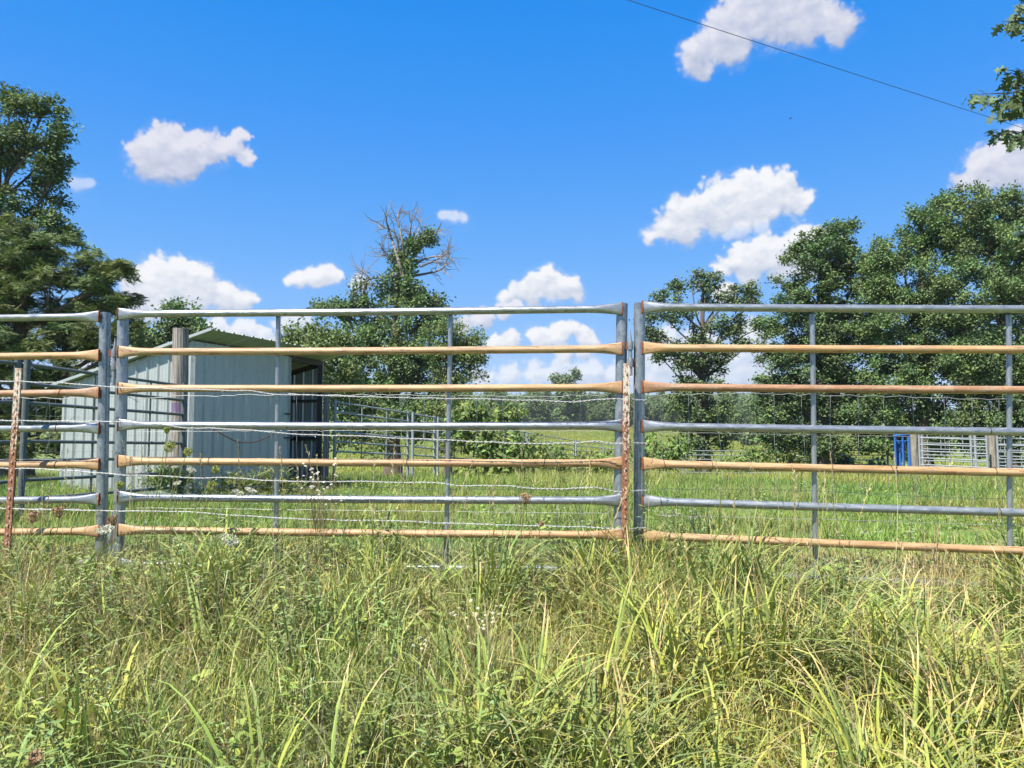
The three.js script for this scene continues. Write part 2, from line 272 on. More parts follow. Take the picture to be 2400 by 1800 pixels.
// ---------------------------------------------------------------- pipe gates and panels
// A rail with its ends pressed flat (tall and thin) where they are welded to a post.
function railGeometry(a, b, r, flareA, flareB, flareLen = 0.2) {
  const L = a.distanceTo(b), ts = [0];
  const fl = Math.min(flareLen / L, 0.3);
  for (const q of [0.12, 0.25, 0.4, 0.6, 0.8, 1]) ts.push(fl * q);
  for (let k = 1; k < 12; k++) ts.push(fl + (1 - 2 * fl) * k / 12);
  for (const q of [1, 0.8, 0.6, 0.4, 0.25, 0.12, 0]) ts.push(1 - fl * q);
  const pts = ts.map((t) => new THREE.Vector3().lerpVectors(a, b, t));
  const w = (k) => { const t = ts[k]; let f = 0; if (flareA && t < fl) f = 1 - t / fl; if (flareB && t > 1 - fl) f = 1 - (1 - t) / fl; return f * f * (1.6 - 0.6 * f); };
  const bow = 0.004; pts.forEach((p, k) => { p.y -= bow * Math.sin(Math.PI * ts[k]); });
  return loft(pts, (t, k) => r * (1 - 0.72 * w(k)), (t, k) => r * (1 + 0.72 * w(k)), 16);
}
function weldGeometry(p, r, dir, R) {
  const g = new GB(), n = 14;
  const pts = []; for (let k = 0; k <= n; k++) { const w = k / n * Math.PI * 2; pts.push(new THREE.Vector3(p.x + dir.x * 0.002 * (R() - 0.5), p.y + Math.sin(w) * r * 1.72, p.z + Math.cos(w) * r * 0.34 + 0.001)); }
  loft(pts, (t) => 0.003 + 0.0016 * R(), (t) => 0.003 + 0.0016 * R(), 6, new THREE.Vector3(1, 0, 0), g);
  return g.build();
}
const pipePost = (top, bot, r, segs = 18) => loft([top.clone(), ...line(top, bot, 5).slice(1)], r, r, segs, new THREE.Vector3(0, 0, 1));
function tieGeometry(p, dir, r, tail, R) {
  const g = new GB(), side = new THREE.Vector3().crossVectors(dir, UPV).normalize(), pts = [], tilt = (R() - 0.5) * 0.5;
  for (let k = 0; k <= 16; k++) { const w = k / 16 * Math.PI * 2; pts.push(p.clone().addScaledVector(UPV, Math.sin(w) * r).addScaledVector(side, Math.cos(w) * r).addScaledVector(dir, Math.sin(w) * r * tilt)); }
  loft(pts, 0.0022, 0.0014, 6, dir, g);
  if (tail) loft(curve([p.clone().addScaledVector(UPV, -r), p.clone().addScaledVector(UPV, -r + tail[1] * 0.5).addScaledVector(dir, tail[0] * 0.4).addScaledVector(side, -0.02), p.clone().addScaledVector(UPV, -r + tail[1]).addScaledVector(dir, tail[0]).addScaledVector(side, -0.025)], 6), 0.0018, 0.001, 5, UPV, g);
  return g.build();
}
function hinge(parent, tip, end, c1, c2, toward1, toward2) {
  const r = 0.0115, h = tip.y - end.y, shape = [[0.0006, h], [0.004, h * 0.93], [0.0075, h * 0.84], [r * 0.98, h * 0.7], [r, h * 0.66], [r, 0.002], [r * 0.9, 0]].map(([x, y]) => new THREE.Vector2(x, y)).reverse();
  shape.unshift(new THREE.Vector2(0.0005, 0));
  const g = new THREE.LatheGeometry(shape, 16); g.translate(end.x, end.y, end.z);
  const pin = part('hinge_pin', g, M.galvOld, parent);
  for (const [y, ch, to] of [[c1, 0.052, toward1], [c2, 0.055, toward2]]) {
    const prof2 = [[r + 0.0006, -ch / 2], [r + 0.0055, -ch / 2 + 0.001], [r + 0.0055, ch / 2 - 0.001], [r + 0.0006, ch / 2]].map(([x, yy]) => new THREE.Vector2(x, yy));
    const c = new THREE.LatheGeometry(prof2, 18); c.translate(end.x, y, end.z);
    const col = part('collar', c, M.galvOld, pin);
    const dx = to.x - end.x, mid = new THREE.Vector3(end.x + dx * 0.36, y, lerp(end.z, to.z, 0.4));
    part('weld', new THREE.BoxGeometry(Math.abs(dx) * 0.45, ch * 0.8, 0.014, 4, 4, 2).translate(mid.x, mid.y, mid.z), M.rust, pin);
  }
}
const RG = rng(77);
// ends: x pixel and depth of both ends; ys: rail heights as pixels at both ends; posts and stiles as pixel lines
function gate({ name, label, xl, dl, xr, dr, yl, yr, posts, stiles, mats, flare, ties = [], r = 0.0224 }) {
  const base = onGround((posts[0].x0), posts[0].d), o = thing(name, label, 'gate', base, undefined);
  const depthAt = (x) => 1 / lerp(1 / dl, 1 / dr, (x - xl) / (xr - xl));
  for (const p of posts) {
    const top = P(p.x0, p.y0, p.d), low = P(p.x1, 1230, p.d), dir = low.clone().sub(top), gy = G(low.x, low.z) - 0.05, bot = top.clone().addScaledVector(dir, (gy - top.y) / dir.y);
    part('post', pipePost(top, bot, p.r ?? 0.0335), p.mat ?? M.galv, o);
  }
  const rails = [];
  for (let k = 0; k < yl.length; k++) {
    const a = P(xl, yl[k], dl), b = P(xr, yr[k], dr); a.z += 0.036; b.z += 0.036;
    const m = mats[k], rail = part('rail', railGeometry(a, b, r, flare[0], flare[1]), M[m], o);
    const dir = b.clone().sub(a).normalize();
    if (flare[0]) part('weld', weldGeometry(a, r, dir, RG), M.rust, rail);
    if (flare[1]) part('weld', weldGeometry(b, r, dir, RG), M.rust, rail);
    rails.push([a, b]);
  }
  for (const s of stiles) {
    const d = depthAt((s.x0 + s.x1) / 2), t = P(s.x0, s.y0, d), b = P(s.x1, s.y1, d); t.z += 0.036 - 0.0385; b.z += 0.036 - 0.0385;
    part('stile', pipePost(t, b, 0.0142, 14), M.galv, o);
  }
  for (const [k, x, tail] of ties) { const [a, b] = rails[k], d = depthAt(x), q = P(x, 1000, d).x, t = (q - a.x) / (b.x - a.x); part('cable_tie', tieGeometry(a.clone().lerp(b, t), b.clone().sub(a).normalize(), r + 0.0015, tail, RG), M.black, o); }
  return o;
}
const MATS = ['galv', 'tanStreak', 'tan', 'galv', 'tan', 'galv', 'tan', 'galv'];
const gMid = gate({ name: 'pipe_gate', label: 'eight-rail pipe gate in front of the metal shed, grey and tan rails', xl: 284, dl: 4.50, xr: 1456, dr: 4.25,
  yl: [738, 826, 911, 996, 1080, 1164, 1240, 1320], yr: [726, 819, 909, 998, 1085, 1172, 1252, 1332], mats: MATS, flare: [1, 1],
  posts: [{ x0: 289, x1: 279, y0: 724, d: 4.51 }, { x0: 1458, x1: 1451, y0: 712, d: 4.26 }],
  stiles: [{ x0: 652, x1: 646, y0: 742, y1: 1335 }, { x0: 1056, x1: 1045, y0: 738, y1: 1335 }],
  ties: [[4, 322], [4, 500], [4, 958], [4, 1275, [0.03, -0.05]], [6, 420], [2, 292, [0.09, -0.06]], [3, 290, [0.07, 0.02]], [5, 480, [0.03, -0.05]]] });
const gRight = gate({ name: 'pipe_gate', label: 'eight-rail pipe gate in front of the oak and the blue cattle chute', xl: 1503, dl: 4.24, xr: 2850, dr: 3.92,
  yl: [722, 817, 908, 999, 1086, 1173, 1253, 1334], yr: [728, 821, 917, 1017, 1116, 1212, 1305, 1394], mats: ['galv', 'tan', 'tanBrown', 'galv', 'tan', 'galvOld', 'tan', 'galv'], flare: [1, 1],
  posts: [{ x0: 1499, x1: 1497, y0: 711, d: 4.25 }, { x0: 2846, x1: 2852, y0: 716, d: 3.94 }],
  stiles: [{ x0: 1904, x1: 1912, y0: 736, y1: 1348 }, { x0: 2365, x1: 2368, y0: 738, y1: 1366 }],
  ties: [[4, 1553], [4, 1663], [4, 2077], [3, 2308], [4, 2316], [5, 2321], [5, 1543]] });
const gLeft = gate({ name: 'pipe_fence', label: 'eight-rail pipe fence panel beside the leaning rusty post and the cedar', xl: -420, dl: 4.78, xr: 240, dr: 4.56,
  yl: [750, 838, 924, 1006, 1090, 1172, 1246, 1322], yr: [744, 834, 921, 1003, 1088, 1169, 1243, 1318], mats: ['galv', 'tan', 'tanBrown', 'galv', 'tan', 'galv', 'tan', 'galv'], flare: [1, 1],
  posts: [{ x0: -425, x1: -428, y0: 738, d: 4.79 }, { x0: 247, x1: 238, y0: 733, d: 4.57 }], stiles: [],
  ties: [[2, 149], [3, 144, [0.08, 0.09]], [4, 146, [0.01, 0.11]], [6, 143], [6, 190], [6, 100]] });
gLeft.userData.category = 'fence panel';
hinge(gMid, P(265.5, 791, 4.5), P(265.5, 903, 4.5), P(265, 827, 4.5).y, P(265, 857, 4.5).y, P(250, 827, 4.53), P(283, 857, 4.49));
hinge(gRight, P(1475, 770, 4.22), P(1478, 880, 4.22), P(1475, 810, 4.22).y, P(1475, 850, 4.22).y, P(1460, 810, 4.24), P(1493, 850, 4.24));
hinge(gMid, P(259, 1195, 4.5), P(259, 1300, 4.5), P(259, 1222, 4.5).y, P(259, 1262, 4.5).y, P(246, 1222, 4.53), P(277, 1262, 4.49));

// ---------------------------------------------------------------- steel posts with studs
function steelPost(px0, py0, px1, py1, d, label) {
  const top = P(px0, py0, d), b0 = P(px1, py1, d), dir = b0.clone().sub(top), bot = top.clone().addScaledVector(dir, (G(b0.x, b0.z) - 0.1 - top.y) / dir.y);
  const o = thing('steel_post', label, 'post', new THREE.Vector3(bot.x, G(bot.x, bot.z), bot.z)), L = top.distanceTo(bot), ax = top.clone().sub(bot).normalize(), q = new THREE.Quaternion().setFromUnitVectors(UPV, ax);
  const sh = new THREE.Shape([[-0.018, 0.0], [0.018, 0.0], [0.018, 0.004], [0.003, 0.006], [0.0025, 0.034], [-0.0025, 0.034], [-0.003, 0.006], [-0.018, 0.004]].map(([x, y]) => new THREE.Vector2(x, y)));
  const g = new THREE.ExtrudeGeometry(sh, { depth: L, bevelEnabled: true, bevelThickness: 0.0005, bevelSize: 0.0005, bevelSegments: 1, steps: 1 });
  g.rotateX(-Math.PI / 2); const uv = g.attributes.uv, p = g.attributes.position; for (let k = 0; k < p.count; k++) uv.setXY(k, (p.getX(k) + p.getZ(k)) / 0.06 + 0.5, p.getY(k) / L);
  g.applyQuaternion(q); g.translate(bot.x, bot.y, bot.z);
  part('shaft', g, M.tpost, o);
  for (let y = 0.12; y < L - 0.03; y += 0.054) { const s = new THREE.BoxGeometry(0.009, 0.013, 0.006); const sp = s.attributes.position; for (let k = 0; k < sp.count; k++) if (sp.getZ(k) > 0 && sp.getY(k) > 0) sp.setZ(k, -0.001); s.computeVertexNormals(); s.translate(0, 0, 0.0042); s.translate(0, y, 0); s.applyQuaternion(q); s.translate(bot.x, bot.y, bot.z); part('stud', s, M.stud, o); }
  return o;
}
steelPost(43, 863, 18, 1240, 4.42, 'leaning rusty steel fence post in front of the grey fence panel');
steelPost(1469, 852, 1464, 1275, 4.13, 'upright rusty steel fence post between the two pipe gates');

// ---------------------------------------------------------------- barbed wire: two strands twisted, barbs wound on
const wireDepth = (x) => 1 / lerp(1 / 4.43, 1 / 4.135, x / 1468);
function barbedWire(pts, label, seed) {
  const R = rng(seed), path = new THREE.CatmullRomCurve3(pts.map(([x, y, d]) => P(x, y, d ?? wireDepth(x)))), L = path.getLength(), n = Math.floor(L / 0.0075), c = path.getSpacedPoints(n), g = [new GB(), new GB()];
  for (let s = 0; s < 2; s++) {
    const q = c.map((p, k) => { const w = k * 0.0075 / 0.055 * Math.PI * 2 + s * Math.PI, j = 0.003 * noise2(k * 0.03, seed); return new THREE.Vector3(p.x, p.y + Math.sin(w) * 0.0024 + j, p.z + Math.cos(w) * 0.0024); });
    loft(q, 0.0016, 0.0016, 5, UPV, g[s]);
  }
  const o = thing('barbed_wire', label, 'wire', c[0]);
  part('strand', g[0].build(), M.wire, o); part('strand', g[1].build(), M.wire, o);
  const b = new GB();
  for (let s = 0.05; s < L; s += 0.11 + 0.03 * R()) {
    const k = Math.min(n - 1, Math.floor(s / L * n)), p = c[k], t = c[k + 1].clone().sub(p).normalize(), w0 = R() * 6.28, coil = [];
    for (let i = 0; i <= 10; i++) { const w = w0 + i / 10 * Math.PI * 3; coil.push(new THREE.Vector3(p.x, p.y, p.z).addScaledVector(t, (i / 10 - 0.5) * 0.012).add(new THREE.Vector3(0, Math.sin(w) * 0.0055, Math.cos(w) * 0.0055))); }
    loft(coil, 0.0013, 0.0013, 4, UPV, b);
    for (const e of [0, 10]) { const a = coil[e], dirv = new THREE.Vector3((R() - 0.5) * 1.2, (R() - 0.5) * 2, (R() - 0.5) * 2).normalize(); loft([a, a.clone().addScaledVector(dirv, 0.014)], (tt) => 0.0013 * (1 - tt * 0.7), null, 4, UPV, b); }
  }
  part('barbs', b.build(), M.wire, o, { kind: 'stuff' });
  return o;
}
barbedWire([[-60, 890], [0, 893], [130, 897], [275, 908], [400, 911], [520, 915], [590, 917], [650, 924], [760, 927], [900, 931], [1050, 934], [1250, 938], [1352, 941], [1400, 937], [1440, 935], [1467, 937], [1499, 938, 4.18], [1516, 938, 4.19]], 'topmost barbed wire strand, crossing the gate just below its third rail', 21);
barbedWire([[-60, 983], [0, 985], [130, 987], [275, 989], [360, 993], [430, 1002], [500, 1004], [620, 1011], [700, 1018], [840, 1022], [950, 1027], [1100, 1034], [1240, 1039], [1330, 1038], [1400, 1034], [1440, 1039], [1467, 1039], [1499, 1038, 4.18], [1516, 1038, 4.19]], 'second barbed wire strand from the top, sagging under the grey fourth rail', 22);
barbedWire([[-60, 1095], [0, 1097], [130, 1101], [275, 1112], [400, 1117], [460, 1121], [530, 1120], [650, 1127], [840, 1129], [1020, 1132], [1090, 1139], [1160, 1138], [1300, 1146], [1390, 1142], [1440, 1151], [1467, 1152], [1499, 1150, 4.18], [1516, 1149, 4.19]], 'third barbed wire strand from the top, between the tan fifth and grey sixth rails', 23);
barbedWire([[-60, 1190], [0, 1192], [180, 1196], [300, 1198], [400, 1199], [500, 1204], [640, 1213], [800, 1219], [950, 1222], [1100, 1228], [1250, 1232], [1400, 1236], [1467, 1240], [1499, 1238, 4.18], [1516, 1237, 4.19]], 'lowest barbed wire strand, running just above the tan seventh rail', 24);

// ---------------------------------------------------------------- woven wire tied behind the gates
function wovenWire(label, xs, depth, rows, tilt, seed, material = M.meshWire, r = 0.00125) {
  const R = rng(seed), o = thing('woven_wire', label, 'wire mesh', P(xs[0], rows[0][0][1], depth(xs[0])), undefined);
  const at = (row, x) => { for (let k = 0; k < row.length - 1; k++) if (x <= row[k + 1][0] || k === row.length - 2) return lerp(row[k][1], row[k + 1][1], (x - row[k][0]) / (row[k + 1][0] - row[k][0])); };
  rows.forEach((row, ri) => {
    const pts = [], x0 = xs[0] - 12, x1 = xs[xs.length - 1] + 12;
    for (let x = x0; x <= x1; x += 12) { const near = Math.min(...xs.map((s) => Math.abs(s - x))), crimp = (ri ? 1.0 : 2.8) * noise2(x * (ri ? 0.03 : 0.018), seed + ri * 7); pts.push(P(x, at(row, x) + crimp + (near < 8 ? 0.8 : 0), depth(x) + 0.002 * noise2(x * 0.05, ri))); }
    part('line_wire', loft(pts, r * (ri ? 1 : 1.45), r * (ri ? 1 : 1.45), 6), material, o);
  });
  xs.forEach((x, k) => {
    const pts = []; let q = x + (R() - 0.5) * 6;
    rows.forEach((row, ri) => { const xx = q + tilt * ri + (R() - 0.5) * 5; pts.push(P(xx, at(row, xx), depth(xx) - 0.003)); if (ri < rows.length - 1) pts.push(P(xx + tilt * 0.5 + (R() - 0.5) * 6, (at(row, xx) + at(rows[ri + 1], xx)) / 2, depth(xx) - 0.003)); });
    part('stay_wire', loft(pts, r * 0.95, r * 0.95, 6, new THREE.Vector3(0, 0, 1)), material, o);
  });
}
const range = (a, b, s) => { const r = []; for (let x = a; x <= b; x += s) r.push(x); return r; };
wovenWire('woven wire mesh tied to the back of the gate by the shed', range(332, 1440, 60.5), (x) => 1 / lerp(1 / 4.545, 1 / 4.295, (x - 284) / 1172), [[[300, 933], [445, 928], [650, 924], [850, 926], [1050, 927], [1250, 929], [1450, 926]], [[300, 1012], [700, 1009], [1450, 1010]], [[300, 1076], [1450, 1080]], [[300, 1140], [840, 1141], [1040, 1146], [1450, 1147]], [[300, 1190], [840, 1196], [1450, 1203]], [[300, 1240], [1450, 1262]], [[300, 1285], [1450, 1310]]], 1.0, 31);
wovenWire('woven wire mesh tied to the back of the gate by the oak', range(1548, 2480, 66), (x) => 1 / lerp(1 / 4.285, 1 / 3.97, (x - 1503) / 1347), [[[1515, 925], [1700, 922], [1900, 924], [2050, 929], [2250, 934], [2500, 940]], [[1515, 1012], [2500, 1030]], [[1515, 1080], [2500, 1110]], [[1515, 1146], [1700, 1147], [1900, 1150], [2100, 1160], [2280, 1169], [2500, 1166]], [[1515, 1207], [1900, 1216], [2200, 1226], [2500, 1236]], [[1515, 1260], [2500, 1300]]], 3.0, 32);
wovenWire('woven wire mesh tied to the back of the fence panel beside the cedar', range(-260, 230, 62), (x) => 1 / lerp(1 / 4.82, 1 / 4.61, (x + 420) / 660), [[[-300, 935], [240, 932]], [[-300, 1010], [240, 1012]], [[-300, 1076], [60, 1076], [240, 1080]], [[-300, 1135], [240, 1139]], [[-300, 1190], [240, 1193]], [[-300, 1240], [240, 1250]]], 0.5, 33);

// ---------------------------------------------------------------- the metal shed
{
  const O = new THREE.Vector3(-5.08, 0, -11.5), T = new THREE.Vector3(0.349, 0, -0.937), S = new THREE.Vector3(-0.937, 0, -0.349), N = S.clone().negate(), NL = T.clone().negate();
  const WF = 2.4, WT = 3.5, DP = 2.85, H0 = 2.53, SL = 0.232, gy = -0.1;
  const at = (t, s, y) => new THREE.Vector3(O.x + T.x * t + S.x * s, y, O.z + T.z * t + S.z * s);
  const roofY = (s) => H0 - SL * s;
  const shed = thing('metal_shed', 'small open-fronted shed of ribbed white steel sheets with sloping roof', 'shed', at(0, 0, 0));
  const pitch = 0.2286;
  function profile(w, minor = true) { const pts = []; for (let u = 0; u < w - 0.02; u += pitch) { pts.push([u, 0], [u + 0.022, 0.026], [u + 0.036, 0.026], [u + 0.058, 0]); if (minor) pts.push([u + 0.1, 0], [u + 0.106, 0.0035], [u + 0.116, 0.0035], [u + 0.122, 0], [u + 0.165, 0], [u + 0.171, 0.0035], [u + 0.181, 0.0035], [u + 0.187, 0]); } pts.push([w, 0]); return pts.filter((p, k) => p[0] <= w); }
  function sheet(name, from, along, out, width, low, high, mat, minor) {                                      // width along `along`; low and high are functions of the run
    const g = new GB(), pr = profile(width, minor); let a = null;
    for (const [u, h] of pr) {
      const b0 = low(u).addScaledVector(out, h), b1 = high(u).addScaledVector(out, h), L = b0.distanceTo(b1);
      const r = [g.v(b0.x, b0.y, b0.z, null, from + u, 0), g.v(b1.x, b1.y, b1.z, null, from + u, L)];
      if (a) g.quad(a[0], r[0], r[1], a[1]); a = r;
    }
    return part(name, g.build(true), mat, shed);
  }
  const run = (n, len, f) => { const w = 0.9144; for (let k = 0; k * w < len - 0.01; k++) f(k * w, Math.min(w, len - k * w) - 0.0015, k); };
  run(0, DP, (s0, w) => sheet('wall_sheet', s0, S, NL, w, (u) => at(0, s0 + u, gy), (u) => at(0, s0 + u, roofY(s0 + u) - 0.02), M.sheet, true));
  run(0, WF, (t0, w) => sheet('wall_sheet', t0, T, N, w, (u) => at(t0 + u, 0, gy), (u) => at(t0 + u, 0, H0 - 0.03), M.sheet, false));
  run(0, DP, (s0, w) => sheet('wall_sheet', s0, S, NL, w, (u) => at(WT, s0 + u, gy), (u) => at(WT, s0 + u, roofY(s0 + u) - 0.05), M.sheet, true));
  run(0, WT, (t0, w) => sheet('wall_sheet', t0, T, S, w, (u) => at(t0 + u, DP, gy), (u) => at(t0 + u, DP, roofY(DP) - 0.03), M.sheet, true));
  const n = new THREE.Vector3().crossVectors(T, S.clone().add(new THREE.Vector3(0, -SL, 0))).normalize(); if (n.y < 0) n.negate();
  run(0, WT + 0.24, (t0, w) => sheet('roof_sheet', t0, T, n, w, (u) => at(t0 + u - 0.12, -0.48, roofY(-0.48)), (u) => at(t0 + u - 0.12, DP + 0.22, roofY(DP + 0.22)), M.roofSheet, true));
  const beam = (name, a, b, w, h, mat) => part(name, loft([a, b], w / 2 * 1.414, h / 2 * 1.414, 4, UPV).toNonIndexed(), mat, shed);
  function bar(name, a, b, w, h, mat) { const L = a.distanceTo(b), g = new THREE.BoxGeometry(w, h, L); const m = new THREE.Matrix4().lookAt(a, b, UPV).setPosition(a.clone().lerp(b, 0.5)); g.applyMatrix4(m); return part(name, g, mat, shed); }
  bar('edge_trim', at(-0.13, -0.48, roofY(-0.48) + 0.012), at(-0.13, DP + 0.26, roofY(DP + 0.26) + 0.012), 0.02, 0.045, M.sheet);
  bar('header', at(0.05, 0.05, H0 - 0.07), at(WT, 0.05, H0 - 0.07), 0.09, 0.09, M.darkFrame);
  bar('frame_post', at(WT - 0.02, 0.05, gy), at(WT - 0.02, 0.05, H0 - 0.1), 0.09, 0.09, M.darkFrame);
  bar('frame_post', at(WF - 0.05, 0.06, gy), at(WF - 0.05, 0.06, H0 - 0.1), 0.08, 0.08, M.darkFrame);
  bar('frame_post', at(0.06, 0.06, gy), at(0.06, 0.06, H0 - 0.1), 0.08, 0.08, M.darkFrame);
  bar('corner_trim', at(WF + 0.012, -0.008, gy), at(WF + 0.012, -0.008, H0 - 0.05), 0.05, 0.02, M.sheet);
  bar('rafter', at(WT - 0.03, 0.1, roofY(0.1) - 0.07), at(WT - 0.03, DP - 0.02, roofY(DP) - 0.07), 0.06, 0.1, M.darkFrame);
  bar('rafter', at(0.05, 0.1, roofY(0.1) - 0.07), at(0.05, DP - 0.02, roofY(DP) - 0.07), 0.06, 0.1, M.darkFrame);
  for (const s of [0.9, 1.8, 2.75]) bar('purlin', at(0.03, s, roofY(s) - 0.03), at(WT - 0.06, s, roofY(s) - 0.03), 0.05, 0.05, M.darkFrame);
  bar('girt', at(WT - 0.05, 0.1, 0.93), at(WT - 0.05, DP - 0.05, 0.93), 0.04, 0.07, M.darkFrame);
  bar('girt', at(WT - 0.05, 0.1, 1.7), at(WT - 0.05, DP - 0.05, 1.7), 0.04, 0.05, M.darkFrame);
  for (const y of [1.4, 0.95, 0.5]) bar('latch_hook', at(WF - 0.12, -0.03, y), at(WF + 0.1, -0.03, y), 0.025, 0.03, M.darkFrame);
  const sc = new GB(); for (let s = 0.11; s < DP; s += pitch) for (const y of [0.35, 0.9]) { const c = at(0, s, y).addScaledVector(NL, 0.003); loft([c, c.clone().addScaledVector(NL, 0.006)], 0.007, 0.007, 6, UPV, sc); }
  part('screws', sc.build(), M.black, shed, { kind: 'stuff' });
}
// wooden posts by the shed
function woodPost(px, pyTop, d, r, label, mat, lean = 0, group) {
  const b = onGround(px, d), top = P(px, pyTop, d); b.y -= 0.1; top.x += lean;
  const o = thing('wooden_post', label, 'post', new THREE.Vector3(b.x, b.y + 0.1, b.z), group), pts = line(b, top, 14), g = new GB(), segs = 28, L = b.distanceTo(top), rings = [];
  pts.forEach((p, k) => { const ring = []; for (let s = 0; s <= segs; s++) { const w = s / segs * Math.PI * 2, ss = s % segs, rr = r * (1 + 0.05 * noise3(Math.cos(w) * 1.5, Math.sin(w) * 1.5, k * 0.25 + px) + 0.025 * noise3(Math.cos(w) * 7, Math.sin(w) * 7, k * 0.1)) * (k === 13 ? 0.97 : 1); ring.push(g.v(p.x + Math.cos(w) * rr, p.y + (k === 13 ? 0.012 * noise2(ss * 0.7, px) : 0), p.z + Math.sin(w) * rr, null, s / segs, k / 13)); } rings.push(ring); });
  for (let k = 0; k < 13; k++) for (let s = 0; s < segs; s++) g.quad(rings[k][s], rings[k + 1][s], rings[k + 1][s + 1], rings[k][s + 1]);
  part('shaft', g.build(), mat, o);
  const cap = new GB(), c = cap.v(top.x, top.y + 0.004, top.z, null, 0.5, 0.5); const ring = rings[13].map((id, s) => cap.v(g.p[id * 3], g.p[id * 3 + 1], g.p[id * 3 + 2], null, 0.5 + 0.05 * Math.cos(s), 0.5 + 0.05 * Math.sin(s)));
  for (let s = 0; s < segs; s++) cap.tri(c, ring[s + 1], ring[s]);
  part('end_grain', cap.build(), M.wood, o);
  return o;
}
woodPost(424, 771, 11.0, 0.115, 'thick cracked grey wooden post with a purple paint mark beside the shed', M.post);
woodPost(766, 900, 14.7, 0.062, 'thin grey wooden post at the open side of the shed', M.wood);

// ---------------------------------------------------------------- livestock panels behind
function pen({ label, x0, d0, x1, d1, y0, y1, rails, spacing = 0.2, stiles = [], r = 0.019, mat = M.galvPen, postR = 0.032, postOver = 0.05, group, name = 'pipe_fence', posts = [1, 1] }) {
  const a = P(x0, y0, d0), b = P(x1, y1, d1), base = new THREE.Vector3(a.x, G(a.x, a.z), a.z), o = thing(name, label, 'fence panel', base, group);
  for (let k = 0; k < rails; k++) { const A = a.clone(), B = b.clone(); A.y -= spacing * k; B.y -= spacing * k; part('rail', loft(line(A, B, 4), r, r, 10), mat, o); }
  for (const [p, w] of [[a, posts[0]], [b, posts[1]]]) if (w) { const t = p.clone(); t.y += postOver; part('post', pipePost(t, new THREE.Vector3(p.x, Math.min(G(p.x, p.z) - 0.05, p.y - spacing * (rails - 1) - 0.1), p.z), postR, 14), mat, o); }
  for (const px of stiles) {
    // where the sight line through px crosses the panel's plane
    const rx = (px - 1200) / F, t = (rx * -a.z - a.x) / ((b.x - a.x) - rx * (a.z - b.z)), q = a.clone().lerp(b, t);
    part('stile', pipePost(new THREE.Vector3(q.x, q.y, q.z - r - 0.012), new THREE.Vector3(q.x, q.y - spacing * (rails - 1), q.z - r - 0.012), 0.013, 10), mat, o);
  }
  return o;
}
// the pen between the gates and the shed
pen({ label: 'dark pipe panel running from the shed post to the metal post pair', x0: 64, d0: 8.06, x1: 432, d1: 10.85, y0: 854, y1: 905, rails: 8, spacing: 0.214, stiles: [216, 349], r: 0.021, mat: M.galvShaded, postR: 0.034 });
pen({ label: 'dark pipe panel below the cedar, past the metal post pair', x0: 42, d0: 7.92, x1: -420, d1: 6.0, y0: 852, y1: 810, rails: 8, spacing: 0.214, stiles: [], r: 0.021, mat: M.galvShaded, postR: 0.034 });
{
  const dep = (x) => 1 / lerp(1 / 8.14, 1 / 10.93, (x - 64) / 368);
  wovenWire('dull woven wire mesh on the pen panel beside the shed wall', range(86, 430, 23), dep, [[[64, 915], [440, 942]], [[64, 973], [440, 988]], [[64, 1018], [440, 1021]], [[64, 1060], [440, 1053]], [[64, 1102], [440, 1084]]], 0.3, 35, M.oldWire, 0.0013);
}
{ // rusty chain on the shed front
  const o = thing('rusty_chain', 'rusty chain hanging slack across the shed front wall', 'chain', P(500, 1006, 11.2)), pts = curve([P(498, 1005, 11.25), P(530, 1023, 11.35), P(560, 1036, 11.5), P(600, 1035, 11.7), P(642, 1018, 11.9)], 60), g = new GB();
  const link = (p, q, k) => { const c = p.clone().lerp(q, 0.5), t = q.clone().sub(p).normalize(), s = (k % 2 ? new THREE.Vector3(0, 1, 0) : new THREE.Vector3(0, 0, 1)), ring = []; for (let i = 0; i <= 10; i++) { const w = i / 10 * 6.2832; ring.push(c.clone().addScaledVector(t, Math.cos(w) * 0.017).addScaledVector(s, Math.sin(w) * 0.009)); } loft(ring, 0.0034, 0.0034, 5, UPV.clone().add(t), g); };
  for (let k = 0; k < pts.length - 1; k++) link(pts[k], pts[k + 1], k);
  const tail = line(P(561, 1036, 11.5), P(562, 1066, 11.5), 9); for (let k = 0; k < 8; k++) link(tail[k], tail[k + 1], k);
  part('links', g.build(), M.chain, o);
}
// corral panels receding past the shed
const zl = (px) => 1 / (0.0641 - 6.28e-5 * (px - 848));
const row = 'grey corral panels running back from the shed';
pen({ label: 'grey pipe corral panel next to the thin wooden post of the shed', x0: 786, d0: zl(786), x1: 957, d1: zl(957), y0: 942, y1: 968, rails: 7, stiles: [848, 906], name: 'corral_panel' });
pen({ label: 'short grey pipe corral gate between two pairs of posts', x0: 968, d0: zl(968), x1: 1019, d1: zl(1019), y0: 970, y1: 979, rails: 7, stiles: [993], name: 'corral_panel', postR: 0.036 });
pen({ label: 'grey pipe corral panel overgrown by the bright green bush', x0: 1027, d0: zl(1027), x1: 1228, d1: zl(1228), y0: 981, y1: 1014, rails: 7, stiles: [1065, 1103, 1150], name: 'corral_panel' });
pen({ label: 'grey pipe corral panel just past the bright green bush', x0: 1236, d0: zl(1236), x1: 1345, d1: zl(1345), y0: 1015, y1: 1033, rails: 7, stiles: [1254, 1277, 1318], name: 'corral_panel' });
pen({ label: 'short grey pipe corral panel between two tall posts at the field edge', x0: 1350, d0: zl(1350), x1: 1410, d1: zl(1410), y0: 1034, y1: 1040, rails: 7, stiles: [1372], name: 'corral_panel' });
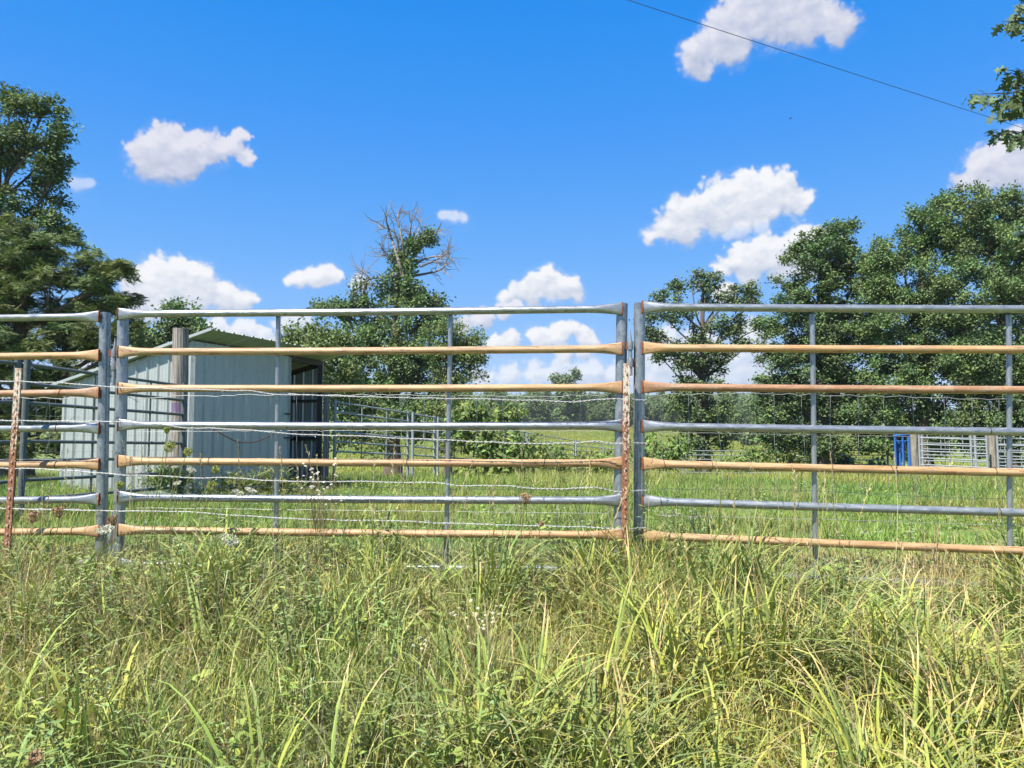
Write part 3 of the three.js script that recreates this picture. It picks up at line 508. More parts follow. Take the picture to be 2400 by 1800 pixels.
pen({ label: 'far grey pipe corral panel joining the long gate under the oak', x0: 1414, d0: zl(1414), x1: 1600, d1: 37, y0: 1041, y1: 1054, rails: 7, stiles: [1432, 1500, 1550], name: 'corral_panel' });
pen({ label: 'long grey pipe gate standing under the lone oak', x0: 1608, d0: 37, x1: 1735, d1: 37.4, y0: 1056, y1: 1057.5, rails: 6, spacing: 0.22, stiles: [1626, 1650, 1692], name: 'corral_panel', r: 0.024, postR: 0.04 });
pen({ label: 'far grey pipe corral panel in tall weeds right of the oak', x0: 1742, d0: 37.4, x1: 1905, d1: 36, y0: 1057.5, y1: 1058, rails: 6, spacing: 0.22, stiles: [1780, 1824, 1864], name: 'corral_panel', r: 0.024, postR: 0.04 });
pen({ label: 'dim grey pipe corral panel in the tree shade beside the blue chute', x0: 1912, d0: 36, x1: 2080, d1: 33, y0: 1057, y1: 1055, rails: 6, spacing: 0.22, stiles: [1960, 2010, 2056], name: 'corral_panel', r: 0.022, postR: 0.036 });
// the working yard with the blue squeeze chute
woodPost(2140.5, 1008, 22.4, 0.1, 'thick pale green-grey wooden post beside the blue chute', M.woodPale);
woodPost(2323, 1008, 22.0, 0.105, 'thick pinkish grey wooden post between two yard gates', M.woodPale);
pen({ label: 'close-railed yard gate between the two thick wooden posts', x0: 2153, d0: 22.3, x1: 2311, d1: 21.6, y0: 1010, y1: 1015, rails: 8, spacing: 0.205, stiles: [2172, 2223], name: 'yard_gate', r: 0.019, postR: 0.03 });
pen({ label: 'close-railed yard gate standing behind the front one', x0: 2160, d0: 25.5, x1: 2274, d1: 25.2, y0: 1011, y1: 1013, rails: 8, spacing: 0.205, stiles: [2203, 2254], name: 'yard_gate', r: 0.019, postR: 0.035 });
pen({ label: 'close-railed yard gate right of the pinkish grey post', x0: 2336, d0: 21.8, x1: 2560, d1: 21.2, y0: 1011, y1: 1016, rails: 8, spacing: 0.205, stiles: [2390, 2460], name: 'yard_gate', r: 0.019, postR: 0.03 });
pen({ label: 'narrow yard panel seen through the gap behind the gates', x0: 2284, d0: 25.2, x1: 2440, d1: 24.8, y0: 1013, y1: 1014, rails: 8, spacing: 0.205, stiles: [2352], name: 'yard_gate', r: 0.019, postR: 0.045 });
{
  const d = 22.9, b = onGround(2110, d), o = thing('squeeze_chute', 'blue painted steel cattle squeeze chute beside the wooden post', 'cattle chute', b);
  const q = (px, py, dd = 0) => P(px, py, d + dd), bar = (name, a, c, w) => part(name, loft([a, c], w * 0.75, w * 0.75, 4, new THREE.Vector3(0, 0.01, 1)).toNonIndexed(), M.blue, o);
  for (const [px, dd, w] of [[2097, 0, 0.05], [2130, 0, 0.055], [2099, 1.6, 0.05], [2128, 1.6, 0.05], [2115, 0, 0.045]]) bar('post', q(px, 1012, dd), new THREE.Vector3(q(px, 1012, dd).x, b.y - 0.05, q(px, 1012, dd).z), w);
  for (const dd of [0, 1.6]) { bar('cross_beam', q(2094, 1021, dd), q(2133, 1019, dd), 0.06); bar('cross_beam', q(2096, 1034, dd), q(2130, 1034, dd), 0.025); }
  bar('roof_rail', q(2096, 1014), q(2098, 1014, 1.6), 0.05); bar('roof_rail', q(2131, 1014), q(2129, 1014, 1.6), 0.05);
  for (const [x0, x1, w] of [[2101, 2103, 0.06], [2108, 2109, 0.08], [2121, 2119, 0.03]]) bar('head_gate_bar', q(x0, 1036, 0.2), q(x1, 1108, 0.2), w);
  for (let k = 0; k < 5; k++) { bar('side_bar', q(2097, 1040, 0.15 + k * 0.32), new THREE.Vector3(q(2097, 1040, 0.15 + k * 0.32).x, b.y + 0.1, q(2097, 1040, 0.15 + k * 0.32).z), 0.035); }
}

// ---------------------------------------------------------------- vegetation geometry
const vary = (R, base, dv, dh) => { const k = 1 + (R() - 0.5) * dv, y = (R() - 0.5) * dh; return [base[0] * k * (1 + y), base[1] * k, base[2] * k * (1 - y * 0.6)]; };
// one leaf: a folded blade of four triangles
function addLeaf(g, p, dir, nrm, len, wid, c) {
  const side = new THREE.Vector3().crossVectors(dir, nrm).normalize(), n = new THREE.Vector3().crossVectors(side, dir), q = (u, s, h) => g.v(p.x + dir.x * u * len + side.x * s * wid + n.x * h * wid, p.y + dir.y * u * len + side.y * s * wid + n.y * h * wid, p.z + dir.z * u * len + side.z * s * wid + n.z * h * wid, c);
  const a = q(0, 0, 0), b = q(0.5, 0.5, 0.16), t = q(1, 0, -0.2), e = q(0.5, -0.5, 0.16), m = q(0.5, 0, 0);
  g.tri(a, b, m); g.tri(b, t, m); g.tri(t, e, m); g.tri(e, a, m);
}
const unit = (R) => { const z = R() * 2 - 1, w = R() * 6.2832, r = Math.sqrt(1 - z * z); return new THREE.Vector3(r * Math.cos(w), z, r * Math.sin(w)); };
function leafClump(seed, n, rad, len, wid, base, style = 'leaf') {
  const R = rng(seed), g = new GB();
  for (let k = 0; k < n; k++) {
    if (style === 'cedar') { // a flat feathery spray
      const dir = unit(R); dir.y = dir.y * 0.5 - 0.08; dir.normalize(); const p = unit(R).multiplyScalar(rad * 0.35), c = vary(R, base, 0.5, 0.25), nr = unit(R).add(UPV).normalize(), side = new THREE.Vector3().crossVectors(dir, nr).normalize();
      for (let q = 0; q < 7; q++) { const t = q / 7, s = (q % 2 ? 1 : -1), d2 = dir.clone().addScaledVector(side, s * 0.75).addScaledVector(UPV, 0.1 * (R() - 0.5)).normalize(); const a = p.clone().addScaledVector(dir, t * len); const w = new THREE.Vector3().crossVectors(d2, nr).normalize().multiplyScalar(wid); const e = a.clone().addScaledVector(d2, len * 0.42 * (1 - t * 0.55)); g.tri(g.v(a.x + w.x, a.y + w.y, a.z + w.z, c), g.v(a.x - w.x, a.y - w.y, a.z - w.z, c), g.v(e.x, e.y, e.z, c)); }
      const e = p.clone().addScaledVector(dir, len * 1.15), w = side.clone().multiplyScalar(wid); g.tri(g.v(p.x + w.x, p.y + w.y, p.z + w.z, c), g.v(p.x - w.x, p.y - w.y, p.z - w.z, c), g.v(e.x, e.y, e.z, c));
    } else {
      const p = unit(R).multiplyScalar(rad * Math.pow(R(), 0.5)), dir = unit(R); dir.y = dir.y * 0.6 - 0.25; dir.normalize(); const nr = unit(R).multiplyScalar(0.75).add(UPV).normalize();
      addLeaf(g, p, dir, nr, len * (0.7 + 0.6 * R()), wid * (0.7 + 0.6 * R()), vary(R, base, 0.55, 0.3));
    }
  }
  return g.build(true);
}
const GREEN = { oak: [0.13, 0.205, 0.052], dark: [0.11, 0.178, 0.046], cedar: [0.135, 0.19, 0.045], light: [0.15, 0.22, 0.05], bush: [0.2, 0.28, 0.055], far: [0.13, 0.205, 0.052] };
const CL = {
  oak: leafClump(1, 20, 0.3, 0.135, 0.08, GREEN.oak), oak2: leafClump(2, 20, 0.3, 0.135, 0.08, GREEN.dark), light: leafClump(3, 18, 0.28, 0.12, 0.065, GREEN.light), bush: leafClump(4, 12, 0.22, 0.16, 0.075, GREEN.bush),
  cedar: leafClump(5, 15, 0.26, 0.22, 0.014, GREEN.cedar, 'cedar'), shoot: leafClump(6, 9, 0.13, 0.13, 0.03, GREEN.light), far: leafClump(7, 26, 0.62, 0.42, 0.3, GREEN.far), far2: leafClump(8, 26, 0.62, 0.4, 0.3, GREEN.oak), wood: leafClump(9, 40, 1.5, 1.0, 0.8, GREEN.far),
};
const tmpM = new THREE.Matrix4(), tmpQ = new THREE.Quaternion(), tmpE = new THREE.Euler(), tmpS = new THREE.Vector3(), tmpC = new THREE.Color();
function instanced(name, geometry, material, list, parent, extra) {
  const m = new THREE.InstancedMesh(geometry, material, list.length); m.name = name; m.castShadow = m.receiveShadow = true;
  const b = bases.get(parent) ?? new THREE.Vector3();
  list.forEach((it, k) => { tmpQ.setFromEuler(tmpE.set(it.rx ?? 0, it.ry ?? 0, it.rz ?? 0, 'YXZ')); if (it.n) tmpQ.premultiply(new THREE.Quaternion().setFromUnitVectors(UPV, it.n)); const s = it.s ?? 1; tmpM.compose(it.p.clone().sub(b), tmpQ, tmpS.set(s * (it.sx ?? 1), s * (it.sy ?? 1), s * (it.sx ?? 1))); m.setMatrixAt(k, tmpM); m.setColorAt(k, it.c ? tmpC.setRGB(it.c[0], it.c[1], it.c[2]) : tmpC.setRGB(1, 1, 1)); });
  Object.assign(m.userData, { kind: 'stuff', ...extra });
  (parent ?? scene).add(m);
  return m;
}
function limb(g, a, b, r0, r1, R, sag = 0.12) {
  const L = a.distanceTo(b), n = Math.max(4, Math.min(9, Math.round(L * 1.5))), off = unit(R).multiplyScalar(L * sag), pts = [];
  for (let k = 0; k <= n; k++) { const t = k / n; pts.push(a.clone().lerp(b, t).addScaledVector(off, Math.sin(Math.PI * t)).addScaledVector(unit(R), L * 0.012)); }
  loft(pts, (t) => lerp(r0, r1, t), null, 7, new THREE.Vector3(0.3, 0.1, 1), g);
  return pts;
}
// lobes: [px, py, rx, ry (pixels), depth offset m, density] ; leaves fill each lobe's outer half, so clumps shade one another and gaps stay open
function tree({ name, label, d, trunk, topPy, r0, lobes, clump, mat = M.leaf, dens = 26, size = 1, seed, group, category = 'tree', tint = [1, 1, 1], deep = 0.85, bark = M.bark, dead, hub, shoots }) {
  const R = rng(seed), base = onGround(trunk, d), o = thing(name, label, category, base, group), list = [], wood = new GB(), trunkG = new GB();
  const top = P(trunk + (R() - 0.5) * 8, topPy, d), tp = [];
  const foot = base.clone(); foot.y -= 0.15;
  for (let k = 0; k <= 8; k++) { const t = k / 8; tp.push(foot.clone().lerp(top, t).add(new THREE.Vector3((R() - 0.5) * r0 * 0.7 * (k ? 1 : 0), 0, (R() - 0.5) * r0 * 0.7))); }
  loft(tp, (t) => r0 * (1 - 0.82 * t) * (1 + 0.5 * Math.pow(1 - t, 8)), null, 12, new THREE.Vector3(0.2, 0, 1), trunkG);
  for (const [px, py, rx, ry, dz = 0, dn = 1] of lobes) {
    const m = (d + dz) / F, c = P(px, py, d + dz), a = rx * m, b = ry * m, e = Math.max(0.35, (a + b) / 2 * deep);
    const t = clamp((c.y - foot.y) / (top.y - foot.y) - 0.22, 0.12, 0.95), from = tp[Math.round(t * 8)];
    const lp = limb(wood, from, c, r0 * 0.3 * (1 - 0.5 * t), 0.02, R);
    const n = Math.max(8, Math.round(2.4 * dens * dn * (a * b + b * e + a * e) / (size * size))), nc = Math.max(4, Math.round(n / 9));
    for (let q = 0; q < nc; q++) {
      const u = unit(R), rr = (0.5 + 0.55 * Math.pow(R(), 0.7)) * (1 + 0.28 * noise3(u.x * 1.8 + px * 0.13, u.y * 1.8 + py * 0.13, u.z * 1.8)), cc = new THREE.Vector3(c.x + u.x * a * rr, c.y + u.y * b * rr, c.z + u.z * e * rr);
      if (q % 3 === 0) limb(wood, lp[Math.max(1, lp.length - 2)], cc, 0.018, 0.006, R, 0.08);
      const cr = 0.34 * size * (0.8 + 0.6 * R()), shade = 0.74 + 0.5 * R(), hu = (R() - 0.5) * 0.24;
      for (let w = 0; w < 9; w++) { const v = unit(R).multiplyScalar(cr * Math.pow(R(), 0.5)); v.y *= 0.62; const k = shade * (0.85 + 0.3 * R()); list.push({ p: cc.clone().add(v), rx: (R() - 0.5) * 0.8, ry: R() * 6.28, rz: (R() - 0.5) * 0.8, s: size * (0.75 + 0.5 * R()), c: [tint[0] * k * (1 + hu), tint[1] * k, tint[2] * k * (1 - hu)] }); }
    }
  }
  if (shoots) for (const [px, py, h] of shoots) { const bpt = P(px, py + h, d), tpt = P(px + (R() - 0.5) * 14, py, d); limb(wood, bpt, tpt, 0.012, 0.004, R, 0.05); const n = Math.round(h / 4); for (let k = 0; k < n; k++) list.push({ p: bpt.clone().lerp(tpt, 0.25 + 0.75 * k / n), ry: R() * 6.28, s: 0.8 + 0.3 * R(), sy: 1.3, c: tint }); }
  part('trunk', trunkG.build(), bark, o);
  part('branches', wood.build(), bark, o);
  if (dead) {
    const dg = new GB();
    for (const [rad, ...pl] of dead) {
      const pts = curve(pl.map(([x, y]) => P(x, y, d + (R() - 0.5) * 0.8)), 14); loft(pts, (t) => lerp(rad * 1.15, 0.012, t), null, 6, new THREE.Vector3(0.2, 0.1, 1), dg);
      for (let q = 4; q < 15; q++) for (let z = 0; z < 2; z++) if (R() < 0.8) { const a = pts[q], dirv = pts[q].clone().sub(pts[q - 1]).normalize().multiplyScalar(0.8).add(unit(R)).normalize(), L = 0.35 + 0.65 * R(); const tw = limb(dg, a, a.clone().addScaledVector(dirv, L), 0.015, 0.007, R, 0.12); if (R() < 0.7) { const b2 = tw[Math.floor(tw.length / 2)]; limb(dg, b2, b2.clone().addScaledVector(dirv.clone().add(unit(R)).normalize(), L * 0.5), 0.008, 0.004, R, 0.1); } }
    }
    part('dead_branches', dg.build(), M.deadBark, o);
  }
  instanced('crown', clump, mat, list, o);
  return o;
}

// ---------------------------------------------------------------- trees
tree({ name: 'cedar_tree', label: 'big dark cedar with feathery sprays left of the shed', d: 17, trunk: 45, topPy: 560, r0: 0.3, clump: CL.cedar, mat: M.cedar, dens: 24, size: 0.74, seed: 101, lobes: [[60, 700, 110, 100], [150, 690, 105, 80], [240, 685, 55, 55], [20, 600, 110, 90], [130, 590, 85, 55], [222, 605, 40, 26], [258, 640, 34, 22], [275, 628, 18, 14], [50, 820, 130, 90], [170, 830, 110, 85], [40, 950, 120, 75], [150, 935, 65, 55], [-80, 760, 120, 180], [285, 715, 26, 26], [205, 760, 80, 60], [318, 800, 40, 50], [300, 760, 26, 30], [-20, 1010, 110, 60], [90, 1030, 80, 40]] });
tree({ name: 'broadleaf_tree', label: 'tall thin-leaved tree rising above the cedar', d: 19.5, trunk: -10, topPy: 260, r0: 0.22, clump: CL.oak2, dens: 13, size: 0.8, seed: 102, lobes: [[10, 300, 70, 66], [68, 246, 36, 30], [108, 258, 34, 22], [55, 335, 60, 52], [142, 300, 26, 26], [120, 330, 30, 24], [40, 420, 78, 66], [98, 475, 45, 55], [20, 520, 90, 60], [135, 505, 24, 34], [-60, 400, 100, 170], [112, 395, 18, 46, 0, 0.6], [130, 372, 14, 20, 0, 0.6], [150, 545, 18, 14], [15, 235, 30, 25], [60, 560, 80, 50]] });
tree({ name: 'broadleaf_tree', label: 'small open-crowned tree showing over the shed roof', d: 24, trunk: 410, topPy: 770, r0: 0.12, clump: CL.oak, dens: 15, seed: 103, lobes: [[400, 765, 45, 28], [440, 757, 34, 24], [365, 792, 34, 32], [422, 732, 28, 12, 0, 0.8], [470, 778, 18, 12, 0, 0.8], [345, 815, 30, 40], [400, 820, 60, 30]] });
tree({ name: 'dead_topped_tree', label: 'tree with bare dead branches sticking out of its leafy top', d: 30, trunk: 925, topPy: 590, r0: 0.32, clump: CL.oak, dens: 24, seed: 104, tint: [1.05, 1.05, 1.05],
  lobes: [[940, 685, 58, 52], [985, 702, 48, 42], [872, 692, 34, 28], [868, 742, 60, 45], [965, 762, 68, 55], [828, 718, 28, 20], [790, 712, 26, 12], [752, 722, 18, 8], [1022, 724, 22, 22], [900, 850, 90, 66], [985, 855, 80, 66], [1010, 925, 58, 48], [860, 920, 80, 58], [930, 985, 110, 50], [800, 905, 50, 55], [950, 626, 20, 18, 0, 0.4], [972, 574, 12, 14, 0, 0.3], [1002, 556, 8, 8, 0, 0.3], [938, 604, 9, 10, 0, 0.3], [850, 810, 40, 40]],
  dead: [[0.07, [945, 650], [932, 605], [918, 560], [905, 512], [913, 488]], [0.07, [950, 650], [955, 590], [962, 540], [966, 495]], [0.06, [940, 640], [935, 590], [925, 545], [900, 532], [880, 519]], [0.06, [955, 645], [985, 612], [1030, 600], [1054, 604]], [0.06, [958, 648], [1005, 640], [1038, 628], [1052, 600]], [0.05, [930, 645], [888, 650], [862, 658], [850, 690]], [0.05, [932, 620], [908, 598], [892, 582]], [0.05, [965, 610], [995, 570], [1028, 538]], [0.05, [948, 610], [942, 560], [932, 510], [938, 492]], [0.05, [985, 625], [1020, 610], [1050, 595]], [0.045, [950, 600], [980, 545], [985, 510]], [0.04, [870, 655], [855, 640], [848, 635]]] });
tree({ name: 'broadleaf_tree', label: 'light green layered tree growing beside the dead-topped tree', d: 27.5, trunk: 1050, topPy: 800, r0: 0.14, clump: CL.light, dens: 22, seed: 105, lobes: [[1060, 782, 36, 45], [1092, 805, 32, 38], [1075, 862, 48, 48], [1112, 872, 22, 26], [1085, 925, 45, 38], [1048, 842, 48, 58], [1122, 838, 14, 16], [1108, 790, 14, 16], [1060, 960, 60, 40], [1020, 800, 30, 40]] });
tree({ name: 'young_tree', label: 'young light green tree with upright shoots behind the shed', d: 22.5, trunk: 750, topPy: 820, r0: 0.12, clump: CL.light, dens: 22, seed: 106, lobes: [[700, 815, 40, 32], [742, 806, 50, 36], [792, 806, 42, 34], [682, 855, 30, 30], [760, 865, 62, 48], [822, 855, 52, 58], [790, 945, 62, 60], [850, 1005, 62, 50], [800, 1030, 60, 30]], shoots: [[664, 790, 40], [680, 770, 60], [700, 775, 50], [715, 768, 60], [733, 762, 60], [752, 778, 46], [772, 770, 50], [790, 780, 40], [806, 774, 50], [824, 780, 46], [741, 770, 50], [690, 780, 40], [765, 780, 40]] });
tree({ name: 'lone_oak', label: 'lone open-crowned oak with leafy skirt standing in the pasture', d: 42, trunk: 1645, topPy: 660, r0: 0.36, clump: CL.oak2, dens: 13, size: 1.25, seed: 107, deep: 0.7, tint: [1.1, 1.05, 1.1],
  lobes: [[1620, 662, 34, 32], [1660, 652, 26, 26], [1578, 684, 32, 26], [1548, 700, 20, 18], [1560, 742, 38, 28], [1620, 722, 66, 42], [1672, 704, 36, 34], [1722, 694, 32, 28], [1745, 672, 20, 16], [1772, 702, 22, 14], [1700, 752, 46, 28], [1760, 752, 42, 20], [1800, 762, 22, 14], [1530, 790, 20, 22], [1545, 832, 12, 12], [1520, 760, 18, 18], [1600, 802, 54, 34], [1660, 802, 54, 34], [1720, 792, 40, 22], [1750, 812, 20, 16], [1580, 832, 40, 26, 0, 1.4], [1700, 828, 40, 24, 0, 1.4], [1640, 832, 60, 34, -0.4, 1.5], [1620, 862, 46, 32, 0, 1.5], [1670, 872, 34, 32], [1630, 942, 56, 54, -0.5, 1.8], [1640, 1002, 56, 46, -0.5, 1.8], [1590, 962, 32, 44, 0, 1.6], [1690, 962, 32, 44, 0, 1.6], [1702, 1012, 28, 36, 0, 1.6], [1640, 1048, 46, 22, -0.5, 1.6], [1630, 900, 50, 30, 0, 1.5]] });
const dR = 31;
tree({ name: 'broadleaf_tree', label: 'dense dark tree with a single sprig above its top, next to the oak', d: dR, trunk: 1925, topPy: 540, r0: 0.32, clump: CL.oak2, dens: 27, size: 0.92, seed: 108, tint: [1, 1.02, 0.95], lobes: [[1925, 575, 66, 46], [1990, 520, 20, 16], [1988, 556, 26, 18], [1880, 605, 48, 44], [1962, 605, 58, 44], [2002, 645, 58, 54], [1900, 685, 88, 66], [1862, 765, 78, 64], [1832, 835, 55, 55], [1932, 785, 88, 74], [1842, 925, 56, 56], [1902, 885, 88, 74], [1892, 985, 80, 56], [1822, 1000, 46, 38], [2012, 745, 68, 66], [2000, 855, 78, 74], [1992, 965, 78, 66], [1802, 885, 30, 34], [1930, 1040, 120, 30]] });
tree({ name: 'broadleaf_tree', label: 'broad dense dark tree behind the blue chute', d: dR - 1.5, trunk: 2160, topPy: 520, r0: 0.34, clump: CL.oak, dens: 27, size: 0.92, seed: 109, tint: [0.95, 1, 0.9], lobes: [[2230, 475, 46, 26], [2172, 535, 66, 46], [2112, 585, 64, 44], [2062, 605, 46, 34], [2240, 560, 80, 66], [2150, 665, 96, 74], [2102, 765, 88, 74], [2212, 795, 100, 80], [2102, 895, 88, 74], [2212, 915, 96, 74], [2062, 965, 66, 56], [2182, 992, 96, 46], [2060, 690, 50, 60], [2130, 1040, 110, 26]] });
tree({ name: 'broadleaf_tree', label: 'tall dense dark tree over the pinkish grey post', d: dR - 3, trunk: 2350, topPy: 470, r0: 0.34, clump: CL.oak, dens: 27, size: 0.92, seed: 110, lobes: [[2285, 485, 60, 42], [2350, 475, 56, 34], [2385, 545, 66, 54], [2300, 570, 70, 60], [2280, 685, 96, 84], [2385, 690, 88, 84], [2350, 825, 106, 84], [2350, 935, 96, 74], [2330, 1002, 96, 46], [2450, 620, 90, 150], [2450, 850, 90, 140], [2270, 830, 70, 70], [2350, 1045, 110, 26]] });
tree({ name: 'field_tree', label: 'small round tree standing alone in the pasture with its own shadow', d: 120, trunk: 1759, topPy: 1030, r0: 0.16, clump: CL.far, dens: 5, size: 1.1, seed: 111, lobes: [[1760, 1022, 20, 10], [1750, 1028, 12, 7], [1772, 1027, 14, 7], [1760, 1014, 14, 8]] });
// bushes and vines on the corral
tree({ name: 'bush', label: 'bright green leafy bush climbing over the corral panels', category: 'bush', d: 19.5, trunk: 1130, topPy: 1030, r0: 0.05, clump: CL.bush, dens: 26, seed: 120, lobes: [[1100, 985, 46, 26], [1160, 990, 46, 30], [1060, 1012, 38, 36], [1120, 1042, 78, 46], [1192, 1052, 66, 44], [1232, 1064, 38, 34], [1150, 1090, 90, 28], [1180, 968, 26, 14], [1086, 962, 26, 12]] });
tree({ name: 'bush', label: 'bright green bush just past the corral bend, in front of the field', category: 'bush', d: 24, trunk: 1265, topPy: 1070, r0: 0.04, clump: CL.bush, dens: 24, seed: 121, lobes: [[1262, 1070, 36, 26], [1300, 1088, 40, 18], [1240, 1090, 40, 24], [1290, 1062, 16, 12], [1360, 1090, 50, 16], [1420, 1090, 40, 16]] });
tree({ name: 'bush', label: 'green weedy bush left of the oak gate', category: 'bush', d: 30, trunk: 1545, topPy: 1060, r0: 0.04, clump: CL.bush, dens: 20, size: 1.15, seed: 122, tint: [0.85, 0.95, 0.9], lobes: [[1540, 1048, 46, 26], [1578, 1056, 34, 30], [1512, 1066, 34, 26], [1560, 1080, 50, 22], [1600, 1046, 22, 16]] });
tree({ name: 'bush', label: 'low leafy weeds growing through the far panels', category: 'bush', d: 35, trunk: 1800, topPy: 1075, r0: 0.03, clump: CL.bush, dens: 20, size: 1.2, seed: 123, tint: [0.9, 0.92, 0.85], lobes: [[1780, 1083, 52, 10], [1860, 1078, 52, 14], [1710, 1088, 40, 8], [1900, 1068, 36, 18], [1950, 1080, 50, 14], [1830, 1064, 30, 14], [1760, 1066, 20, 8], [2020, 1086, 50, 10]] });
tree({ name: 'bush', label: 'tangled weeds against the foot of the shed front', category: 'bush', d: 11.2, trunk: 560, topPy: 1120, r0: 0.012, clump: CL.shoot, dens: 30, size: 0.85, seed: 124, tint: [1.15, 1.0, 0.9], lobes: [[575, 1140, 34, 22], [620, 1126, 40, 34], [660, 1132, 40, 28], [600, 1160, 60, 24], [700, 1150, 40, 20], [540, 1150, 30, 24]] });
tree({ name: 'bush', label: 'small leafy plant at the foot of the purple-marked post', category: 'bush', d: 10.6, trunk: 405, topPy: 1120, r0: 0.01, clump: CL.shoot, dens: 34, size: 0.8, seed: 125, lobes: [[400, 1100, 18, 16], [420, 1120, 22, 18], [395, 1130, 24, 18]] });

// ---- the tree line across the field: seven kinds of crown, each tree a thing of its own
{
  const R = rng(200), kinds = [];
  const kindLabels = ['rounded dark tree in the tree line across the pasture', 'broad pale tree in the tree line across the pasture', 'narrow pointed tree in the tree line across the pasture', 'low spreading tree in the tree line across the pasture', 'two-headed tree in the tree line across the pasture'];
  function kind(k) {
    const q = rng(210 + k), o = new THREE.Group(), list = [], tg = new GB(), H = [9, 9.5, 10.5, 7, 9][k], wR = [3.0, 3.4, 1.9, 3.8, 3.2][k];
    const lobes = []; for (let i = 0; i < 11; i++) { const t = i / 10, y = H * (0.16 + 0.8 * t), w = wR * (k === 2 ? 1 - t * 0.85 : Math.sin(Math.PI * (0.18 + 0.72 * t))), a = q() * 6.28; lobes.push([Math.cos(a) * w * 0.55, y, Math.sin(a) * w * 0.55, 0.45 + w * 0.42]); }
    if (k === 4) lobes.push([-1.8, H * 0.95, 0, 1.1], [1.6, H * 1.05, 0, 1.0]);
    loft([new THREE.Vector3(0, -0.3, 0), new THREE.Vector3(0.1, H * 0.4, 0), new THREE.Vector3(0, H * 0.85, 0)], (t) => 0.2 * (1 - t * 0.8), null, 7, new THREE.Vector3(0.2, 0, 1), tg);
    for (const [x, y, z, r] of lobes) { const n = Math.round(9 * r * r + 6); for (let w = 0; w < n; w++) { const u = unit(q).multiplyScalar(r * (0.55 + 0.5 * q())), s = 0.8 + 0.4 * q(); list.push({ p: new THREE.Vector3(x + u.x, y + u.y * 0.85, z + u.z), ry: q() * 6.28, rx: (q() - 0.5), s: 0.8 + 0.5 * q(), c: [s * (k === 1 ? 1.35 : 1), s * (k === 1 ? 1.3 : 1), s] }); } }
    const tr = new THREE.Mesh(tg.build(), M.bark); tr.name = 'trunk'; o.add(tr); instanced('crown', k % 2 ? CL.far2 : CL.far, M.leaf, list, o);
    return o;
  }
  for (let k = 0; k < 5; k++) kinds.push(kind(k));
  const place = (k, px, d, s, tint) => { const c = kinds[k].clone(), b = onGround(px, d); c.name = numbered('field_edge_tree'); c.position.copy(b); c.scale.setScalar(s); c.rotation.y = R() * 6.28; c.userData = { label: kindLabels[k], category: 'tree', group: 'trees along the far edge of the pasture' }; scene.add(c); };
  for (let px = 1110; px < 1560; px += 17 + R() * 9) place(Math.floor(R() * 5), px, 235 + R() * 25, 0.7 + 0.6 * R());
  for (let px = 1100; px < 1600; px += 30 + R() * 12) place(Math.floor(R() * 5), px, 275 + R() * 20, 0.9 + 0.65 * R());
  for (let px = 1690; px < 1880; px += 20 + R() * 8) place(Math.floor(R() * 5), px, 138 + R() * 10, 0.78 + 0.25 * R());
  for (let px = 1600; px < 1900; px += 26 + R() * 8) place(Math.floor(R() * 5), px, 185 + R() * 14, 1.0 + 0.3 * R());
  const one = (k, px, d, s, label) => { const c = kinds[k].clone(), b = onGround(px, d); c.name = numbered('field_edge_tree'); c.position.copy(b); c.scale.setScalar(s); c.userData = { label, category: 'tree' }; scene.add(c); };
  one(4, 1330, 225, 1.75, 'tallest tree of the far tree line, its bare trunk rising well above the rest');
  one(2, 1168, 228, 1.15, 'pointed evergreen standing above the far tree line');
  one(0, 1252, 226, 1.25, 'tall rounded tree standing above the far tree line beside the tallest one');
  // wooded ridge on the skyline: one mass
  const list = []; for (let k = 0; k < 5200; k++) { const d = 380 + R() * 240, px = 900 + R() * 1200, x = (px - 1200) / F * d, k2 = 0.8 + 0.4 * R(), b = new THREE.Vector3(x, G(x, -d), -d), h = 3 + R() * 8; b.y += h; list.push({ p: b, ry: R() * 6.28, rx: R(), s: 1.0 + R() * 0.9, c: [k2, k2, k2 * 1.05] }); }
  const m = instanced('wooded_ridge', CL.wood, M.leaf, list, undefined, { label: 'distant wooded ridge on the skyline behind the pasture', category: 'woods' });
}

